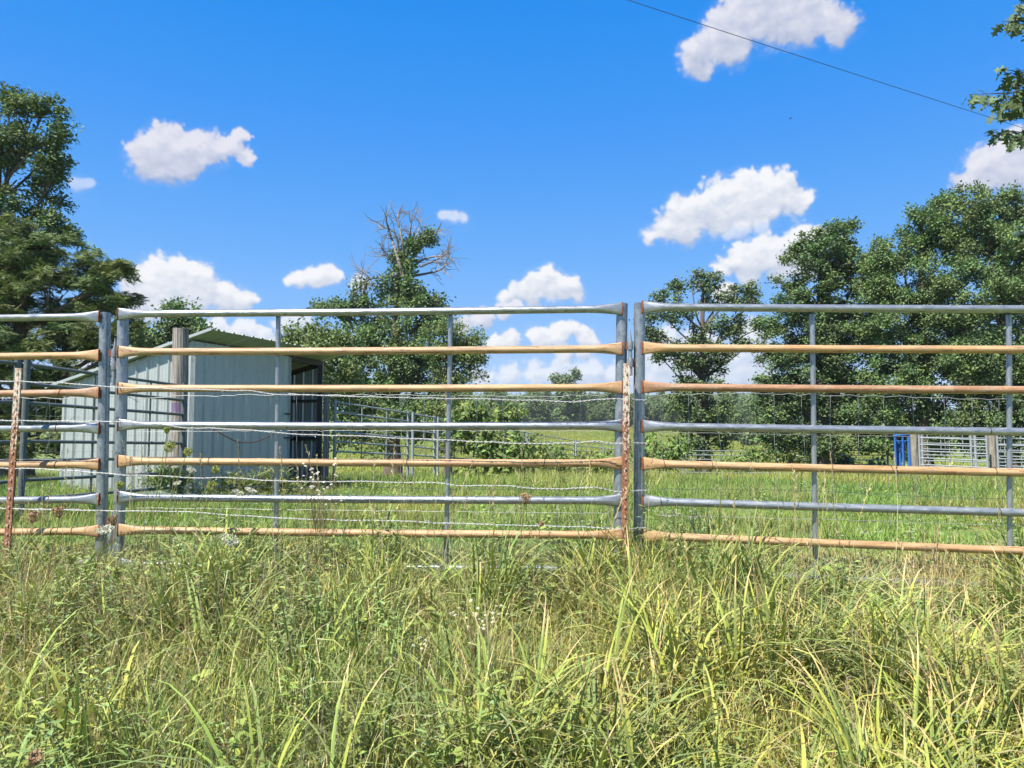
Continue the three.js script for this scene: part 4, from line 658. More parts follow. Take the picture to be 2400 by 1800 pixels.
// ---------------------------------------------------------------- near oak: trunk outside the frame, its boughs hang into the corner
{
  const R = rng(300), d = 7.6, base = new THREE.Vector3(8.2, G(8.2, -8.6), -8.6), o = thing('oak_tree', 'near oak whose lobed leaves hang into the sky above the pasture', 'tree', base), tg = new GB(), bg = new GB();
  loft([[8.2, -0.7, -8.6], [8.25, 1, -8.6], [8.15, 3, -8.5], [8.3, 5, -8.4], [8.2, 7.5, -8.4]].map((p) => new THREE.Vector3(...p)), (t) => 0.3 * (1 - 0.6 * t), null, 14, new THREE.Vector3(0, 0, 1), tg);
  part('trunk', tg.build(), M.bark, o);
  const sh = new THREE.Shape(); const side = [[0, 0], [0.02, 0.14], [0.1, 0.18], [0.3, 0.16], [0.22, 0.27], [0.11, 0.33], [0.13, 0.4], [0.42, 0.44], [0.46, 0.52], [0.3, 0.56], [0.13, 0.6], [0.14, 0.68], [0.32, 0.78], [0.22, 0.82], [0.1, 0.84], [0, 1]];
  sh.moveTo(0, 0); for (const [x, y] of side) sh.lineTo(x * 0.95, y); for (const [x, y] of [...side].reverse().slice(1)) sh.lineTo(-x * 0.95, y + 0.02 * Math.sin(y * 20));
  const leafG = [0, 1, 2].map((k) => { const g = new THREE.ShapeGeometry(sh); const p = g.attributes.position; for (let i = 0; i < p.count; i++) { const x = p.getX(i), y = p.getY(i); p.setZ(i, 0.35 * Math.abs(x) * (k - 0.4) - 0.18 * y * y * (1 + k * 0.4)); } g.computeVertexNormals(); return g; });
  const oakMats = [[0.05, 0.085, 0.03], [0.075, 0.12, 0.04], [0.1, 0.15, 0.05], [0.055, 0.09, 0.03]].map((c, k) => { const m = M.oakLeaf.clone(); m.name = 'oak leaf ' + k; m.color.setRGB(...c); return m; });
  const main = (a, b, r0, r1) => { const pts = limb(bg, a, b, r0, r1, R, 0.06); return pts; };
  const hub = P(2560, 180, 8.0), bough = main(new THREE.Vector3(8.2, 4.4, -8.5), hub, 0.09, 0.035);
  const lowBough = main(bough[2], P(2520, 330, 7.8), 0.05, 0.02), topBough = main(bough[3], P(2540, 20, 7.9), 0.05, 0.02);
  const twigs = [[hub, 2274, 222, 7.5, 14], [hub, 2348, 158, 7.6, 14], [hub, 2335, 268, 7.5, 15], [hub, 2372, 205, 7.4, 16], [hub, 2380, 255, 7.7, 15], [P(2520, 330, 7.8), 2322, 318, 7.6, 15], [P(2520, 330, 7.8), 2372, 330, 7.5, 12], [P(2540, 20, 7.9), 2345, 52, 7.6, 13], [P(2540, 20, 7.9), 2378, 28, 7.7, 14], [P(2540, 20, 7.9), 2400, 75, 7.8, 10], [hub, 2395, 165, 7.9, 13], [hub, 2318, 240, 7.7, 14], [hub, 2360, 232, 7.6, 16], [hub, 2392, 225, 7.5, 14], [hub, 2300, 218, 7.6, 10], [P(2520, 330, 7.8), 2345, 305, 7.7, 13], [P(2540, 20, 7.9), 2362, 66, 7.5, 13], [hub, 2370, 180, 7.7, 13], [P(2540, 20, 7.9), 2390, 8, 7.6, 12]];
  for (const [from, px, py, dd, n] of twigs) {
    const pts = main(from.clone().lerp(P(px, py, dd), 0.1), P(px, py, dd), 0.008, 0.003), L = pts.length;
    for (let k = 0; k < n; k++) {
      const t = 1 - Math.pow(k / n, 1.3) * 0.75, f = t * (L - 1), i = Math.min(L - 2, Math.floor(f)), p = pts[i].clone().lerp(pts[i + 1], f - i);
      const lf = new THREE.Mesh(leafG[k % 3], oakMats[Math.floor(R() * 4)]); lf.name = 'leaf'; lf.castShadow = true;
      const dirv = new THREE.Vector3(-0.35 + (R() - 0.5) * 1.5, -0.75 - 0.4 * R() + (R() < 0.15 ? 1.2 : 0), (R() - 0.5) * 1.5).normalize(), nr = unit(R).add(new THREE.Vector3(-0.3, 0.6, 0.7)).normalize();
      const X = new THREE.Vector3().crossVectors(dirv, nr).normalize(), Z = new THREE.Vector3().crossVectors(X, dirv), s = 0.12 + 0.055 * R();
      lf.matrixAutoUpdate = true; const mm = new THREE.Matrix4().makeBasis(X, dirv, Z); lf.quaternion.setFromRotationMatrix(mm); lf.scale.setScalar(s); lf.position.copy(p).addScaledVector(dirv, 0.012).sub(base); o.add(lf);
    }
  }
  part('boughs', bg.build(), M.bark, o);
}

// ---------------------------------------------------------------- overhead line and bird
single('power_line', loft(curve([P(900, -190, 7.8), P(1475, 1, 9), P(1900, 140, 10.4), P(2270, 259, 12), P(2700, 396, 15)], 40), 0.0042, 0.0042, 6), std({ name: 'dark cable', color: new THREE.Color(0.03, 0.03, 0.034), roughness: 0.6 }), { label: 'single black overhead cable crossing the sky past the big cloud', category: 'cable' });
{
  const g = new GB(), c = P(1853, 276.5, 90), k = 90 / F, q = (x, y, z = 0) => g.v(c.x + x * k, c.y - y * k, c.z + z * k);
  const w0 = q(-6, 3), w1 = q(-2, 0.2, 1.2), w2 = q(-2, 0.6, -1.2), b1 = q(1.5, -0.2, 1.2), b2 = q(1.5, 0.4, -1.2), w3 = q(6, -3.4), t = q(-0.2, 2.2, -3), h = q(0, -0.3, 3), bl = q(0, 1.3, 0), tp = q(0, -0.4, 0);
  for (const [a, b, e] of [[w0, w1, w2], [w1, b1, w2], [b1, b2, w2], [b1, w3, b2], [w2, b2, t], [w1, h, b1], [w1, bl, h], [bl, b1, h], [w2, bl, t], [bl, b2, t], [w1, w2, tp], [b1, b2, tp]]) g.tri(a, b, e);
  single('soaring_bird', g.build(true), std({ name: 'dark plumage', color: new THREE.Color(0.02, 0.018, 0.016), roughness: 0.9 }), { label: 'dark bird soaring with spread wings in the blue sky', category: 'bird' });
}

// ---------------------------------------------------------------- grass
const GR = { lush: [0.25, 0.31, 0.045], yellow: [0.37, 0.38, 0.075], blue: [0.2, 0.28, 0.065], dry: [0.52, 0.42, 0.2], brown: [0.26, 0.18, 0.09], gold: [0.47, 0.36, 0.1] };
function addBlade(g, base, az, len, wid, lean, bend, c, c2, segs = 5, fold = 0.25) {
  if (!fold) return flatBlade(g, base, az, len, wid, lean, bend, c, c2, segs);
  let p = base.clone(), ang = lean; const sx = -Math.sin(az), sz = Math.cos(az); let prev = null; const step = len / segs;
  for (let k = 0; k <= segs; k++) {
    const t = k / segs, w = wid * (t < 0.15 ? 0.6 + t * 2.6 : Math.pow(1 - (t - 0.15) / 0.85, 0.75)) * 0.5, col = c2 && t > 0.72 ? c2 : c;
    const nx = Math.cos(az) * -Math.cos(ang), ny = Math.sin(ang), nz = Math.sin(az) * -Math.cos(ang);
    const cur = k === segs ? [g.v(p.x, p.y, p.z, col)] : [g.v(p.x + sx * w, p.y, p.z + sz * w, col), g.v(p.x - nx * w * fold * 2 * -1, p.y + ny * w * -fold, p.z - nz * w * fold * 2 * -1, col), g.v(p.x - sx * w, p.y, p.z - sz * w, col)];
    if (prev) { if (cur.length === 1) { g.tri(prev[0], prev[1], cur[0]); g.tri(prev[1], prev[2], cur[0]); } else { g.quad(prev[0], prev[1], cur[1], cur[0]); g.quad(prev[1], prev[2], cur[2], cur[1]); } }
    prev = cur;
    p = p.clone().add(new THREE.Vector3(Math.cos(az) * Math.sin(ang) * step, Math.cos(ang) * step, Math.sin(az) * Math.sin(ang) * step));
    ang += bend / segs * (0.4 + 1.4 * t);
  }
}
function flatBlade(g, base, az, len, wid, lean, bend, c, c2, segs) {
  let x = base.x, y = base.y, z = base.z, ang = lean, a = -1, b = -1; const tw = az + 0.5 * Math.sin(len * 997), sx = -Math.sin(tw), sz = Math.cos(tw), step = len / segs;
  for (let k = 0; k <= segs; k++) {
    const t = k / segs, w = wid * (1 - 0.75 * t * t) * 0.5, col = c2 && t > 0.6 ? c2 : c;
    if (k === segs) g.tri(a, b, g.v(x, y, z, col));
    else { const e = g.v(x + sx * w, y, z + sz * w, col), f = g.v(x - sx * w, y, z - sz * w, col); if (k) g.quad(a, b, f, e); a = e; b = f; }
    x += Math.cos(az) * Math.sin(ang) * step; y += Math.cos(ang) * step; z += Math.sin(az) * Math.sin(ang) * step; ang += bend / segs * (0.4 + 1.4 * t);
  }
}
// a square of turf, many blades in one piece
function patch(seed, size, n, o) {
  const R = rng(seed), g = new GB();
  for (let k = 0; k < n; k++) {
    const bx = (R() - 0.5) * size, bz = (R() - 0.5) * size, tall = 0.75 + 0.5 * noise2(bx * o.f + seed * 3.1, bz * o.f), base = o.colors[Math.floor(R() * o.colors.length)], c = vary(R, base, 0.5, 0.25), tip = R() < 0.1 ? vary(R, GR.dry, 0.4, 0.1) : null;
    flatBlade(g, new THREE.Vector3(bx, -0.03, bz), R() * 6.2832, o.len * (0.45 + 0.6 * R()) * tall, o.wid * (0.6 + 0.7 * R()), o.lean * R(), o.bend * (0.3 + R()), c, tip, o.segs);
  }
  return g.build();
}
function layTurf(name, label, geos, cell, d0, d1, px0, px1, seed, opt = {}) {
  const R = rng(seed), lists = geos.map(() => []);
  for (let d = d0; d < d1; d += cell) for (let x = (px0 - 1200) / F * d - cell; x < (px1 - 1200) / F * d + cell; x += cell) {
    const X = x + (R() - 0.5) * cell * 0.3, D = d + (R() - 0.5) * cell * 0.3, e = cell * 0.4, n = new THREE.Vector3(G(X - e, -D) - G(X + e, -D), 2 * e, G(X, -D - e) - G(X, -D + e)).normalize();
    const k = 0.86 + 0.28 * R() + 0.16 * noise2(X * 0.5, D * 0.5), hue = 0.14 * noise2(X * 0.22 + 40, D * 0.22), t = opt.tint ?? [1, 1, 1];
    const pick = clamp(Math.floor((noise2(X * 0.28 + seed, D * 0.28) * 0.75 + 0.5 + (R() - 0.5) * 0.5) * geos.length), 0, geos.length - 1);
    lists[pick].push({ p: new THREE.Vector3(X, G(X, -D), -D), n, ry: R() * 6.2832, s: 0.95 + 0.2 * R(), sy: opt.height ? opt.height(X, D, R) : 0.8 + 0.4 * R(), c: [k * (1 + hue) * t[0], k * t[1], k * (1 - hue) * t[2]] });
  }
  geos.forEach((g, k) => { if (lists[k].length) instanced(numbered(name), g, M.grass, lists[k], undefined, { label, category: 'grass' }); });
}
function tuft(seed, n, o) {
  const R = rng(seed), g = new GB();
  for (let k = 0; k < n; k++) {
    const az = R() * 6.2832, b = new THREE.Vector3((R() - 0.5) * o.spread, -0.02, (R() - 0.5) * o.spread), base = o.colors[Math.floor(R() * o.colors.length)], c = vary(R, base, 0.5, 0.25), tip = R() < (o.dryTip ?? 0.15) ? vary(R, GR.dry, 0.4, 0.1) : null;
    addBlade(g, b, az, o.len * (0.45 + 0.65 * R()), o.wid * (0.6 + 0.7 * R()), o.lean * R(), o.bend * (0.3 + R()), c, tip, o.segs ?? 5, o.fold ?? 0.25);
  }
  return g.build();
}
function weed(seed, h, leaves, len, wid, col) {
  const R = rng(seed), g = new GB(), st = vary(R, [0.1, 0.12, 0.04], 0.4, 0.2), top = new THREE.Vector3((R() - 0.5) * h * 0.5, h, (R() - 0.5) * h * 0.5), pts = [];
  for (let k = 0; k <= 6; k++) { const t = k / 6; pts.push(new THREE.Vector3(top.x * t * t, h * t - 0.02, top.z * t * t)); }
  for (let k = 0; k < 6; k++) for (const [dx, dz] of [[1, 0], [0, 1]]) { const w = 0.0022 * (1 - k / 8), a = pts[k], b = pts[k + 1]; g.quad(g.v(a.x - dx * w, a.y, a.z - dz * w, st), g.v(a.x + dx * w, a.y, a.z + dz * w, st), g.v(b.x + dx * w, b.y, b.z + dz * w, st), g.v(b.x - dx * w, b.y, b.z - dz * w, st)); }
  for (let k = 0; k < leaves; k++) { const t = 0.15 + 0.85 * k / leaves, f = t * 6, i = Math.min(5, Math.floor(f)), p = pts[i].clone().lerp(pts[i + 1], f - i), az = k * 2.4 + R(), dir = new THREE.Vector3(Math.cos(az), 0.45 - 0.5 * R(), Math.sin(az)).normalize(); addLeaf(g, p, dir, UPV.clone().addScaledVector(unit(R), 0.3), len * (0.6 + 0.6 * R()) * (1.1 - 0.5 * t), wid * (0.7 + 0.6 * R()), vary(R, col, 0.45, 0.25)); }
  return g.build();
}
function stalk(seed, h) {
  const R = rng(seed), g = new GB(), c = vary(R, GR.dry, 0.3, 0.1), pts = [], lx = (R() - 0.3) * h * 0.45, lz = (R() - 0.5) * h * 0.3;
  for (let k = 0; k <= 8; k++) { const t = k / 8; pts.push(new THREE.Vector3(lx * t * t, h * t * (1 - 0.06 * t), lz * t * t)); }
  for (let k = 0; k < 8; k++) for (const [dx, dz] of [[1, 0], [0, 1]]) { const w = 0.0016 * (1 - k / 12), a = pts[k], b = pts[k + 1]; g.quad(g.v(a.x - dx * w, a.y, a.z - dz * w, c), g.v(a.x + dx * w, a.y, a.z + dz * w, c), g.v(b.x + dx * w, b.y, b.z + dz * w, c), g.v(b.x - dx * w, b.y, b.z - dz * w, c)); }
  for (let k = 0; k < 26; k++) { const t = 0.76 + 0.24 * k / 26, f = t * 8, i = Math.min(7, Math.floor(f)), p = pts[i].clone().lerp(pts[i + 1], f - i), dir = pts[i + 1].clone().sub(pts[i]).normalize().addScaledVector(unit(R), 0.55).normalize(); addLeaf(g, p, dir, unit(R), 0.012 + 0.012 * R(), 0.0045, vary(R, seed % 2 ? GR.dry : [0.24, 0.17, 0.11], 0.4, 0.1)); }
  return g.build();
}
const T = {
  fine: [0, 1, 2, 3].map((k) => tuft(400 + k, 34, { spread: 0.15, len: 0.38, wid: 0.0062, lean: 1.0, bend: 1.6, colors: [GR.lush, GR.yellow, GR.yellow, GR.blue], segs: 3, fold: 0 })),
  wide: [0, 1, 2, 3].map((k) => tuft(410 + k, 13, { spread: 0.1, len: 0.7, wid: 0.019, lean: 0.45, bend: 1.9, colors: [GR.lush, GR.yellow, GR.lush, GR.blue], segs: 7, dryTip: 0.25, fold: 0.35 })),
  dry: [0, 1, 2].map((k) => tuft(420 + k, 24, { spread: 0.2, len: 0.3, wid: 0.0035, lean: 1.25, bend: 0.7, colors: [GR.dry, GR.dry, GR.brown, GR.gold], segs: 2, fold: 0 })),
  mat: [0, 1, 2].map((k) => tuft(430 + k, 46, { spread: 0.28, len: 0.18, wid: 0.007, lean: 1.2, bend: 1.2, colors: [GR.lush, GR.yellow, GR.brown, GR.blue, GR.dry], segs: 2, fold: 0 })),
  weed: [0, 1, 2, 3].map((k) => weed(440 + k, 0.42, 26, 0.07, 0.012, k % 2 ? GR.blue : GR.lush)),
  broad: [0, 1].map((k) => weed(450 + k, 0.3, 14, 0.09, 0.04, GR.lush)),
  stalk: [0, 1, 2, 3].map((k) => stalk(460 + k, 0.85)),
};
function sow(name, label, geos, count, d0, d1, opt, seed) {
  const R = rng(seed), lists = geos.map(() => []); let guard = 0, made = 0;
  while (made < count && guard++ < count * 30) {
    const d = Math.sqrt(lerp(d0 * d0, d1 * d1, R())), px = lerp(opt.px0 ?? -160, opt.px1 ?? 2560, R()), x = (px - 1200) / F * d, den = opt.where ? opt.where(px, d, x) : 1;
    if (R() > den) continue; made++;
    const s = (opt.s0 ?? 0.7) + (opt.s1 ?? 0.7) * R(), k = 0.8 + 0.4 * R() + 0.18 * noise2(x * 0.9, d * 0.9), hue = 0.12 * noise2(x * 0.35 + 40, d * 0.35) + (R() - 0.5) * 0.12, h = opt.height ? opt.height(px, d, x) : 1, t = opt.tint ?? [1, 1, 1];
    lists[Math.floor(R() * geos.length)].push({ p: new THREE.Vector3(x, G(x, -d) - 0.01, -d), ry: R() * 6.2832, rx: (R() - 0.5) * (opt.tilt ?? 0.25), rz: (R() - 0.5) * (opt.tilt ?? 0.25) + (opt.lean ?? 0), s, sy: h, c: [k * (1 + hue) * t[0], k * t[1], k * (1 - hue) * t[2]] });
  }
  // all of it in one mesh
  let nv = 0, ni = 0; geos.forEach((g, k) => { nv += g.attributes.position.count * lists[k].length; ni += g.index.count * lists[k].length; });
  const pos = new Float32Array(nv * 3), nor = new Float32Array(nv * 3), col = new Float32Array(nv * 3), idx = new Uint32Array(ni), v = new THREE.Vector3(), nm = new THREE.Matrix3(); let vo = 0, io = 0;
  geos.forEach((g, k) => {
    const gp = g.attributes.position.array, gn = g.attributes.normal.array, gc = g.attributes.color.array, gi = g.index.array, n = gp.length / 3;
    for (const it of lists[k]) {
      tmpQ.setFromEuler(tmpE.set(it.rx, it.ry, it.rz, 'YXZ')); tmpM.compose(it.p, tmpQ, tmpS.set(it.s, it.s * it.sy, it.s)); nm.getNormalMatrix(tmpM);
      for (let i = 0; i < n; i++) { const o = (vo + i) * 3; v.set(gp[i * 3], gp[i * 3 + 1], gp[i * 3 + 2]).applyMatrix4(tmpM); pos[o] = v.x; pos[o + 1] = v.y; pos[o + 2] = v.z; v.set(gn[i * 3], gn[i * 3 + 1], gn[i * 3 + 2]).applyMatrix3(nm).normalize(); nor[o] = v.x; nor[o + 1] = v.y; nor[o + 2] = v.z; for (let c = 0; c < 3; c++) col[o + c] = gc[i * 3 + c] * it.c[c]; }
      for (let i = 0; i < gi.length; i++) idx[io + i] = gi[i] + vo;
      vo += n; io += gi.length;
    }
  });
  const bg = new THREE.BufferGeometry(); bg.setAttribute('position', new THREE.BufferAttribute(pos, 3)); bg.setAttribute('normal', new THREE.BufferAttribute(nor, 3)); bg.setAttribute('color', new THREE.BufferAttribute(col, 3)); bg.setIndex(new THREE.BufferAttribute(idx, 1));
  single(name, bg, M.grass, { kind: 'stuff', label, category: 'grass' });
}
const clump2 = (f, a, b, s) => (px, d, x) => smooth(a, b, noise2(x * f + s, d * f - s));
// verge in front of the gates
const hNear = (px, d, x) => lerp(1, (0.8 + 0.42 * noise2(x * 1.6, 8)) * (1 - 0.4 * smooth(1760, 1900, px) * smooth(2420, 2330, px)), smooth(3.0, 3.9, d));
sow('verge_grass', 'fine unmown grass of the verge in front of the gates', T.fine, 5600, 1.6, 5.0, { height: hNear, tilt: 0.5, s0: 0.65, s1: 0.6 }, 501);
sow('tall_grass', 'broad-bladed arching grass of the verge in front of the gates', T.wide, 1250, 1.6, 4.6, { where: (px, d, x) => 0.05 + 0.95 * smooth(-0.2, 0.45, noise2(x * 0.8 + 3, d * 0.8)) * (0.12 + 0.88 * smooth(900, 1700, px)), height: hNear, tilt: 0.4, s0: 0.55, s1: 0.5 }, 502);
sow('dry_grass', 'dry straw-coloured grass lying in the verge', T.dry, 3500, 1.6, 4.8, { where: (px, d, x) => 0.25 + 0.75 * smooth(-0.1, 0.6, noise2(x * 0.9 - 7, d * 0.9)), tilt: 0.6 }, 503);
sow('ground_cover', 'low tangled grass and litter under the verge grass', T.mat, 3300, 1.8, 5.1, { tilt: 0.5, s0: 0.8, s1: 0.6 }, 504);
sow('leafy_weed', 'narrow-leaved weeds among the verge grass', T.weed, 700, 1.6, 4.7, { where: (px, d, x) => 0.15 + 0.85 * smooth(1500, 300, px) * smooth(-0.5, 0.3, noise2(x * 0.7, d * 0.7 + 9)), height: hNear, s0: 0.6, s1: 0.7, tilt: 0.5 }, 505);
sow('broad_weed', 'broad-leaved weeds low in the verge grass', T.broad, 160, 1.6, 4.7, { s0: 0.5, s1: 0.6, tilt: 0.5 }, 506);
sow('seed_stalk', 'thin tan seed stalks standing in the verge grass', T.stalk, 280, 1.8, 4.5, { where: (px, d, x) => 0.2 + 0.8 * smooth(-0.2, 0.5, noise2(x * 0.8, d * 0.8 - 30)), height: (px, d) => 0.7 + 0.3 * smooth(2, 4, d), s0: 0.6, s1: 0.55, lean: -0.12, tilt: 0.3 }, 507);
// paddock behind the gates, corral, open pasture
sow('paddock_weed', 'leafy weeds scattered through the paddock grass', [...T.broad, ...T.weed], 420, 5.2, 13, { where: (px, d, x) => 0.08 + 0.92 * smooth(0.1, 0.6, noise2(x * 0.5 + 60, d * 0.5)), s0: 0.45, s1: 0.6, tilt: 0.5, tint: [0.75, 0.9, 0.75] }, 508);
sow('paddock_stalk', 'thin tan seed stalks standing in the paddock grass', T.stalk, 160, 5.4, 14, { s0: 0.35, s1: 0.4, tilt: 0.4, lean: -0.1 }, 509);
const LUSH = [GR.lush, GR.lush, GR.yellow, GR.blue];
layTurf('paddock_grass', 'lush grass of the paddock behind the gates', [0, 1, 2, 3, 4].map((k) => patch(520 + k, 1.25, 3400, { f: 2.2, len: [0.15, 0.2, 0.17, 0.24, 0.27][k], wid: [0.006, 0.0075, 0.009, 0.0075, 0.006][k], lean: [1.2, 0.9, 1.1, 0.8, 0.8][k], bend: 1.4, colors: [[GR.blue, GR.lush, GR.blue], LUSH, [GR.lush, GR.blue, GR.yellow], LUSH, [GR.yellow, GR.dry, GR.gold, GR.lush, GR.yellow]][k], segs: 3 })), 1.0, 5.0, 14, -160, 2560, 530, { tint: [0.68, 0.86, 0.62] });
layTurf('pasture_grass', 'taller grass between the corral panels and the paddock', [0, 1, 2, 3].map((k) => patch(540 + k, 2.6, 3200, { f: 1.1, len: [0.26, 0.34, 0.3, 0.4][k], wid: [0.014, 0.016, 0.02, 0.012][k], lean: 0.9, bend: 1.3, colors: [[GR.blue, GR.lush], LUSH, [GR.lush, GR.yellow], [GR.yellow, GR.gold, GR.dry, GR.lush]][k], segs: 2 })), 2.1, 14.2, 42, -160, 2560, 531, { tint: [0.68, 0.84, 0.6] });
layTurf('meadow_grass', 'short grass of the open pasture beyond the corral', [0, 1, 2].map((k) => patch(560 + k, 7, 3000, { f: 0.3, len: 0.34, wid: 0.05, lean: 0.9, bend: 1.1, colors: [GR.lush, GR.yellow, GR.yellow], segs: 2 })), 6, 43, 245, 1000, 2050, 532, { tint: [0.78, 0.84, 0.66] });

// ---------------------------------------------------------------- flowers one can pick out
// wild carrot: green "bird's nest" heads, brown dry ones and open white umbels
function wildCarrot(px, py, size, state, lean, label, d) {
  const R = rng(Math.round(px * 7 + py)), head = P(px, py, d), foot = onGround(px - lean, d + 0.05, -0.02), o = thing('wild_carrot', label, 'flower', foot), r = size / 2 * d / F, sg = new GB();
  const col = state === 'dry' ? [0.2, 0.12, 0.06] : [0.2, 0.22, 0.07], hc = { green: [0.27, 0.3, 0.07], dry: [0.34, 0.22, 0.12], white: [0.5, 0.5, 0.4] }[state];
  const stemPts = curve([foot, foot.clone().lerp(head, 0.5).add(new THREE.Vector3(-0.02, 0.02, 0)), head.clone().addScaledVector(UPV, -r * 0.9)], 10);
  const sc = std({ name: 'flower stem', color: new THREE.Color(...col), roughness: 0.8 });
  part('stem', loft(stemPts, (t) => 0.0028 - 0.001 * t, null, 6, new THREE.Vector3(0.2, 0.1, 1)), sc, o);
  const hg = new GB(), t0 = head.clone().addScaledVector(UPV, -r * 0.9), tiltv = new THREE.Vector3((R() - 0.5) * 0.8 + 0.2, 1, (R() - 0.5) * 0.4 + 0.25).normalize(), q = new THREE.Quaternion().setFromUnitVectors(UPV, tiltv), n = state === 'white' ? 34 : 30;
  for (let k = 0; k < n; k++) {
    const a = k * 2.39996, f = Math.sqrt((k + 0.5) / n), e = state === 'white' ? new THREE.Vector3(Math.cos(a) * f * r * 1.25, r * 0.75 + 0.06 * r * R() - f * f * r * 0.1, Math.sin(a) * f * r * 1.25) : new THREE.Vector3(Math.cos(a) * f * r * (0.7 + 0.2 * R()), r * (1.1 + 0.7 * f * (R() * 0.4 + 0.7)), Math.sin(a) * f * r * (0.7 + 0.2 * R()));
    const mid = state === 'white' ? e.clone().multiplyScalar(0.5).add(new THREE.Vector3(0, -0.1 * r, 0)) : new THREE.Vector3(e.x * 1.15, e.y * 0.45, e.z * 1.15), A = t0.clone(), B = t0.clone().add(mid.applyQuaternion(q)), C = t0.clone().add(e.clone().applyQuaternion(q));
    loft([A, B, C], 0.0011, null, 4, new THREE.Vector3(0.3, 0.2, 1), hg);
    for (let z = 0; z < (state === 'white' ? 9 : 6); z++) { const c = C.clone().addScaledVector(unit(R), r * 0.17); const dir = unit(R); const s = 0.0035 + r * 0.05; const s1 = unit(R).multiplyScalar(s), s2 = new THREE.Vector3().crossVectors(dir, s1).normalize().multiplyScalar(s); hg.tri(hg.v(c.x + s1.x, c.y + s1.y, c.z + s1.z), hg.v(c.x + s2.x, c.y + s2.y, c.z + s2.z), hg.v(c.x - s1.x - s2.x, c.y - s1.y - s2.y, c.z - s1.z - s2.z)); }
  }
  part('flower_head', hg.build(true), std({ name: 'umbel ' + state, color: new THREE.Color(...hc), roughness: 0.9 }), o);
}
wildCarrot(391, 1010, 16, 'green', 30, 'small nodding green wild carrot head in front of the purple-marked post', 4.1);
wildCarrot(391, 1048, 28, 'green', 22, 'largest green cupped wild carrot head, below the small nodding one', 4.08);
wildCarrot(435, 1060, 22, 'green', 70, 'green cupped wild carrot head leaning towards the shed corner', 4.05);
wildCarrot(501, 1102, 20, 'green', 110, 'green wild carrot head on a long slanting stem before the shed front', 4.0);
wildCarrot(491, 1140, 26, 'green', 40, 'round green wild carrot head touching the grey sixth rail', 4.0);
wildCarrot(281, 1139, 20, 'green', -6, 'round green wild carrot head in front of the gate post', 4.1);
wildCarrot(413, 1092, 14, 'white', 20, 'small half-open white wild carrot head just under the tan fifth rail', 4.1);
wildCarrot(447, 1100, 16, 'white', 60, 'half-open white wild carrot head beside the slanting green one', 4.1);
wildCarrot(417, 1130, 14, 'white', 10, 'little white wild carrot head between the third and fourth barbed wires', 4.1);
wildCarrot(76, 1213, 30, 'dry', 6, 'dry tan wild carrot head beside the leaning rusty post', 3.7);
wildCarrot(141, 1201, 28, 'dry', 10, 'dry dark brown wild carrot head on the lowest barbed wire', 3.8);
wildCarrot(1229, 1170, 28, 'dry', 4, 'dry brown wild carrot head against the grey sixth rail', 4.0);
wildCarrot(1266, 1228, 13, 'dry', 6, 'tiny dry wild carrot head just above the tan seventh rail', 4.0);
wildCarrot(536, 1259, 34, 'white', 25, 'broad open white wild carrot flower just below the tan seventh rail', 3.9);
wildCarrot(249, 1236, 30, 'white', 12, 'open white wild carrot flower at the foot of the panel post', 3.9);
wildCarrot(267, 1222, 26, 'dry', 6, 'pinkish dry wild carrot head between the two gate posts', 3.95);
wildCarrot(556, 1152, 22, 'white', 60, 'tilted white wild carrot flower above the grey sixth rail', 4.0);
wildCarrot(585, 1146, 22, 'white', 70, 'second tilted white wild carrot flower beside the gate stile', 4.0);
wildCarrot(166, 1312, 22, 'green', 14, 'yellowish wild carrot head low in the verge by the panel', 3.6);
wildCarrot(273, 1345, 26, 'green', 16, 'pale green wild carrot head low in the verge below the gate post', 3.4);
wildCarrot(80, 1778, 34, 'dry', 10, 'tan dry wild carrot head low in the verge grass corner', 1.9);
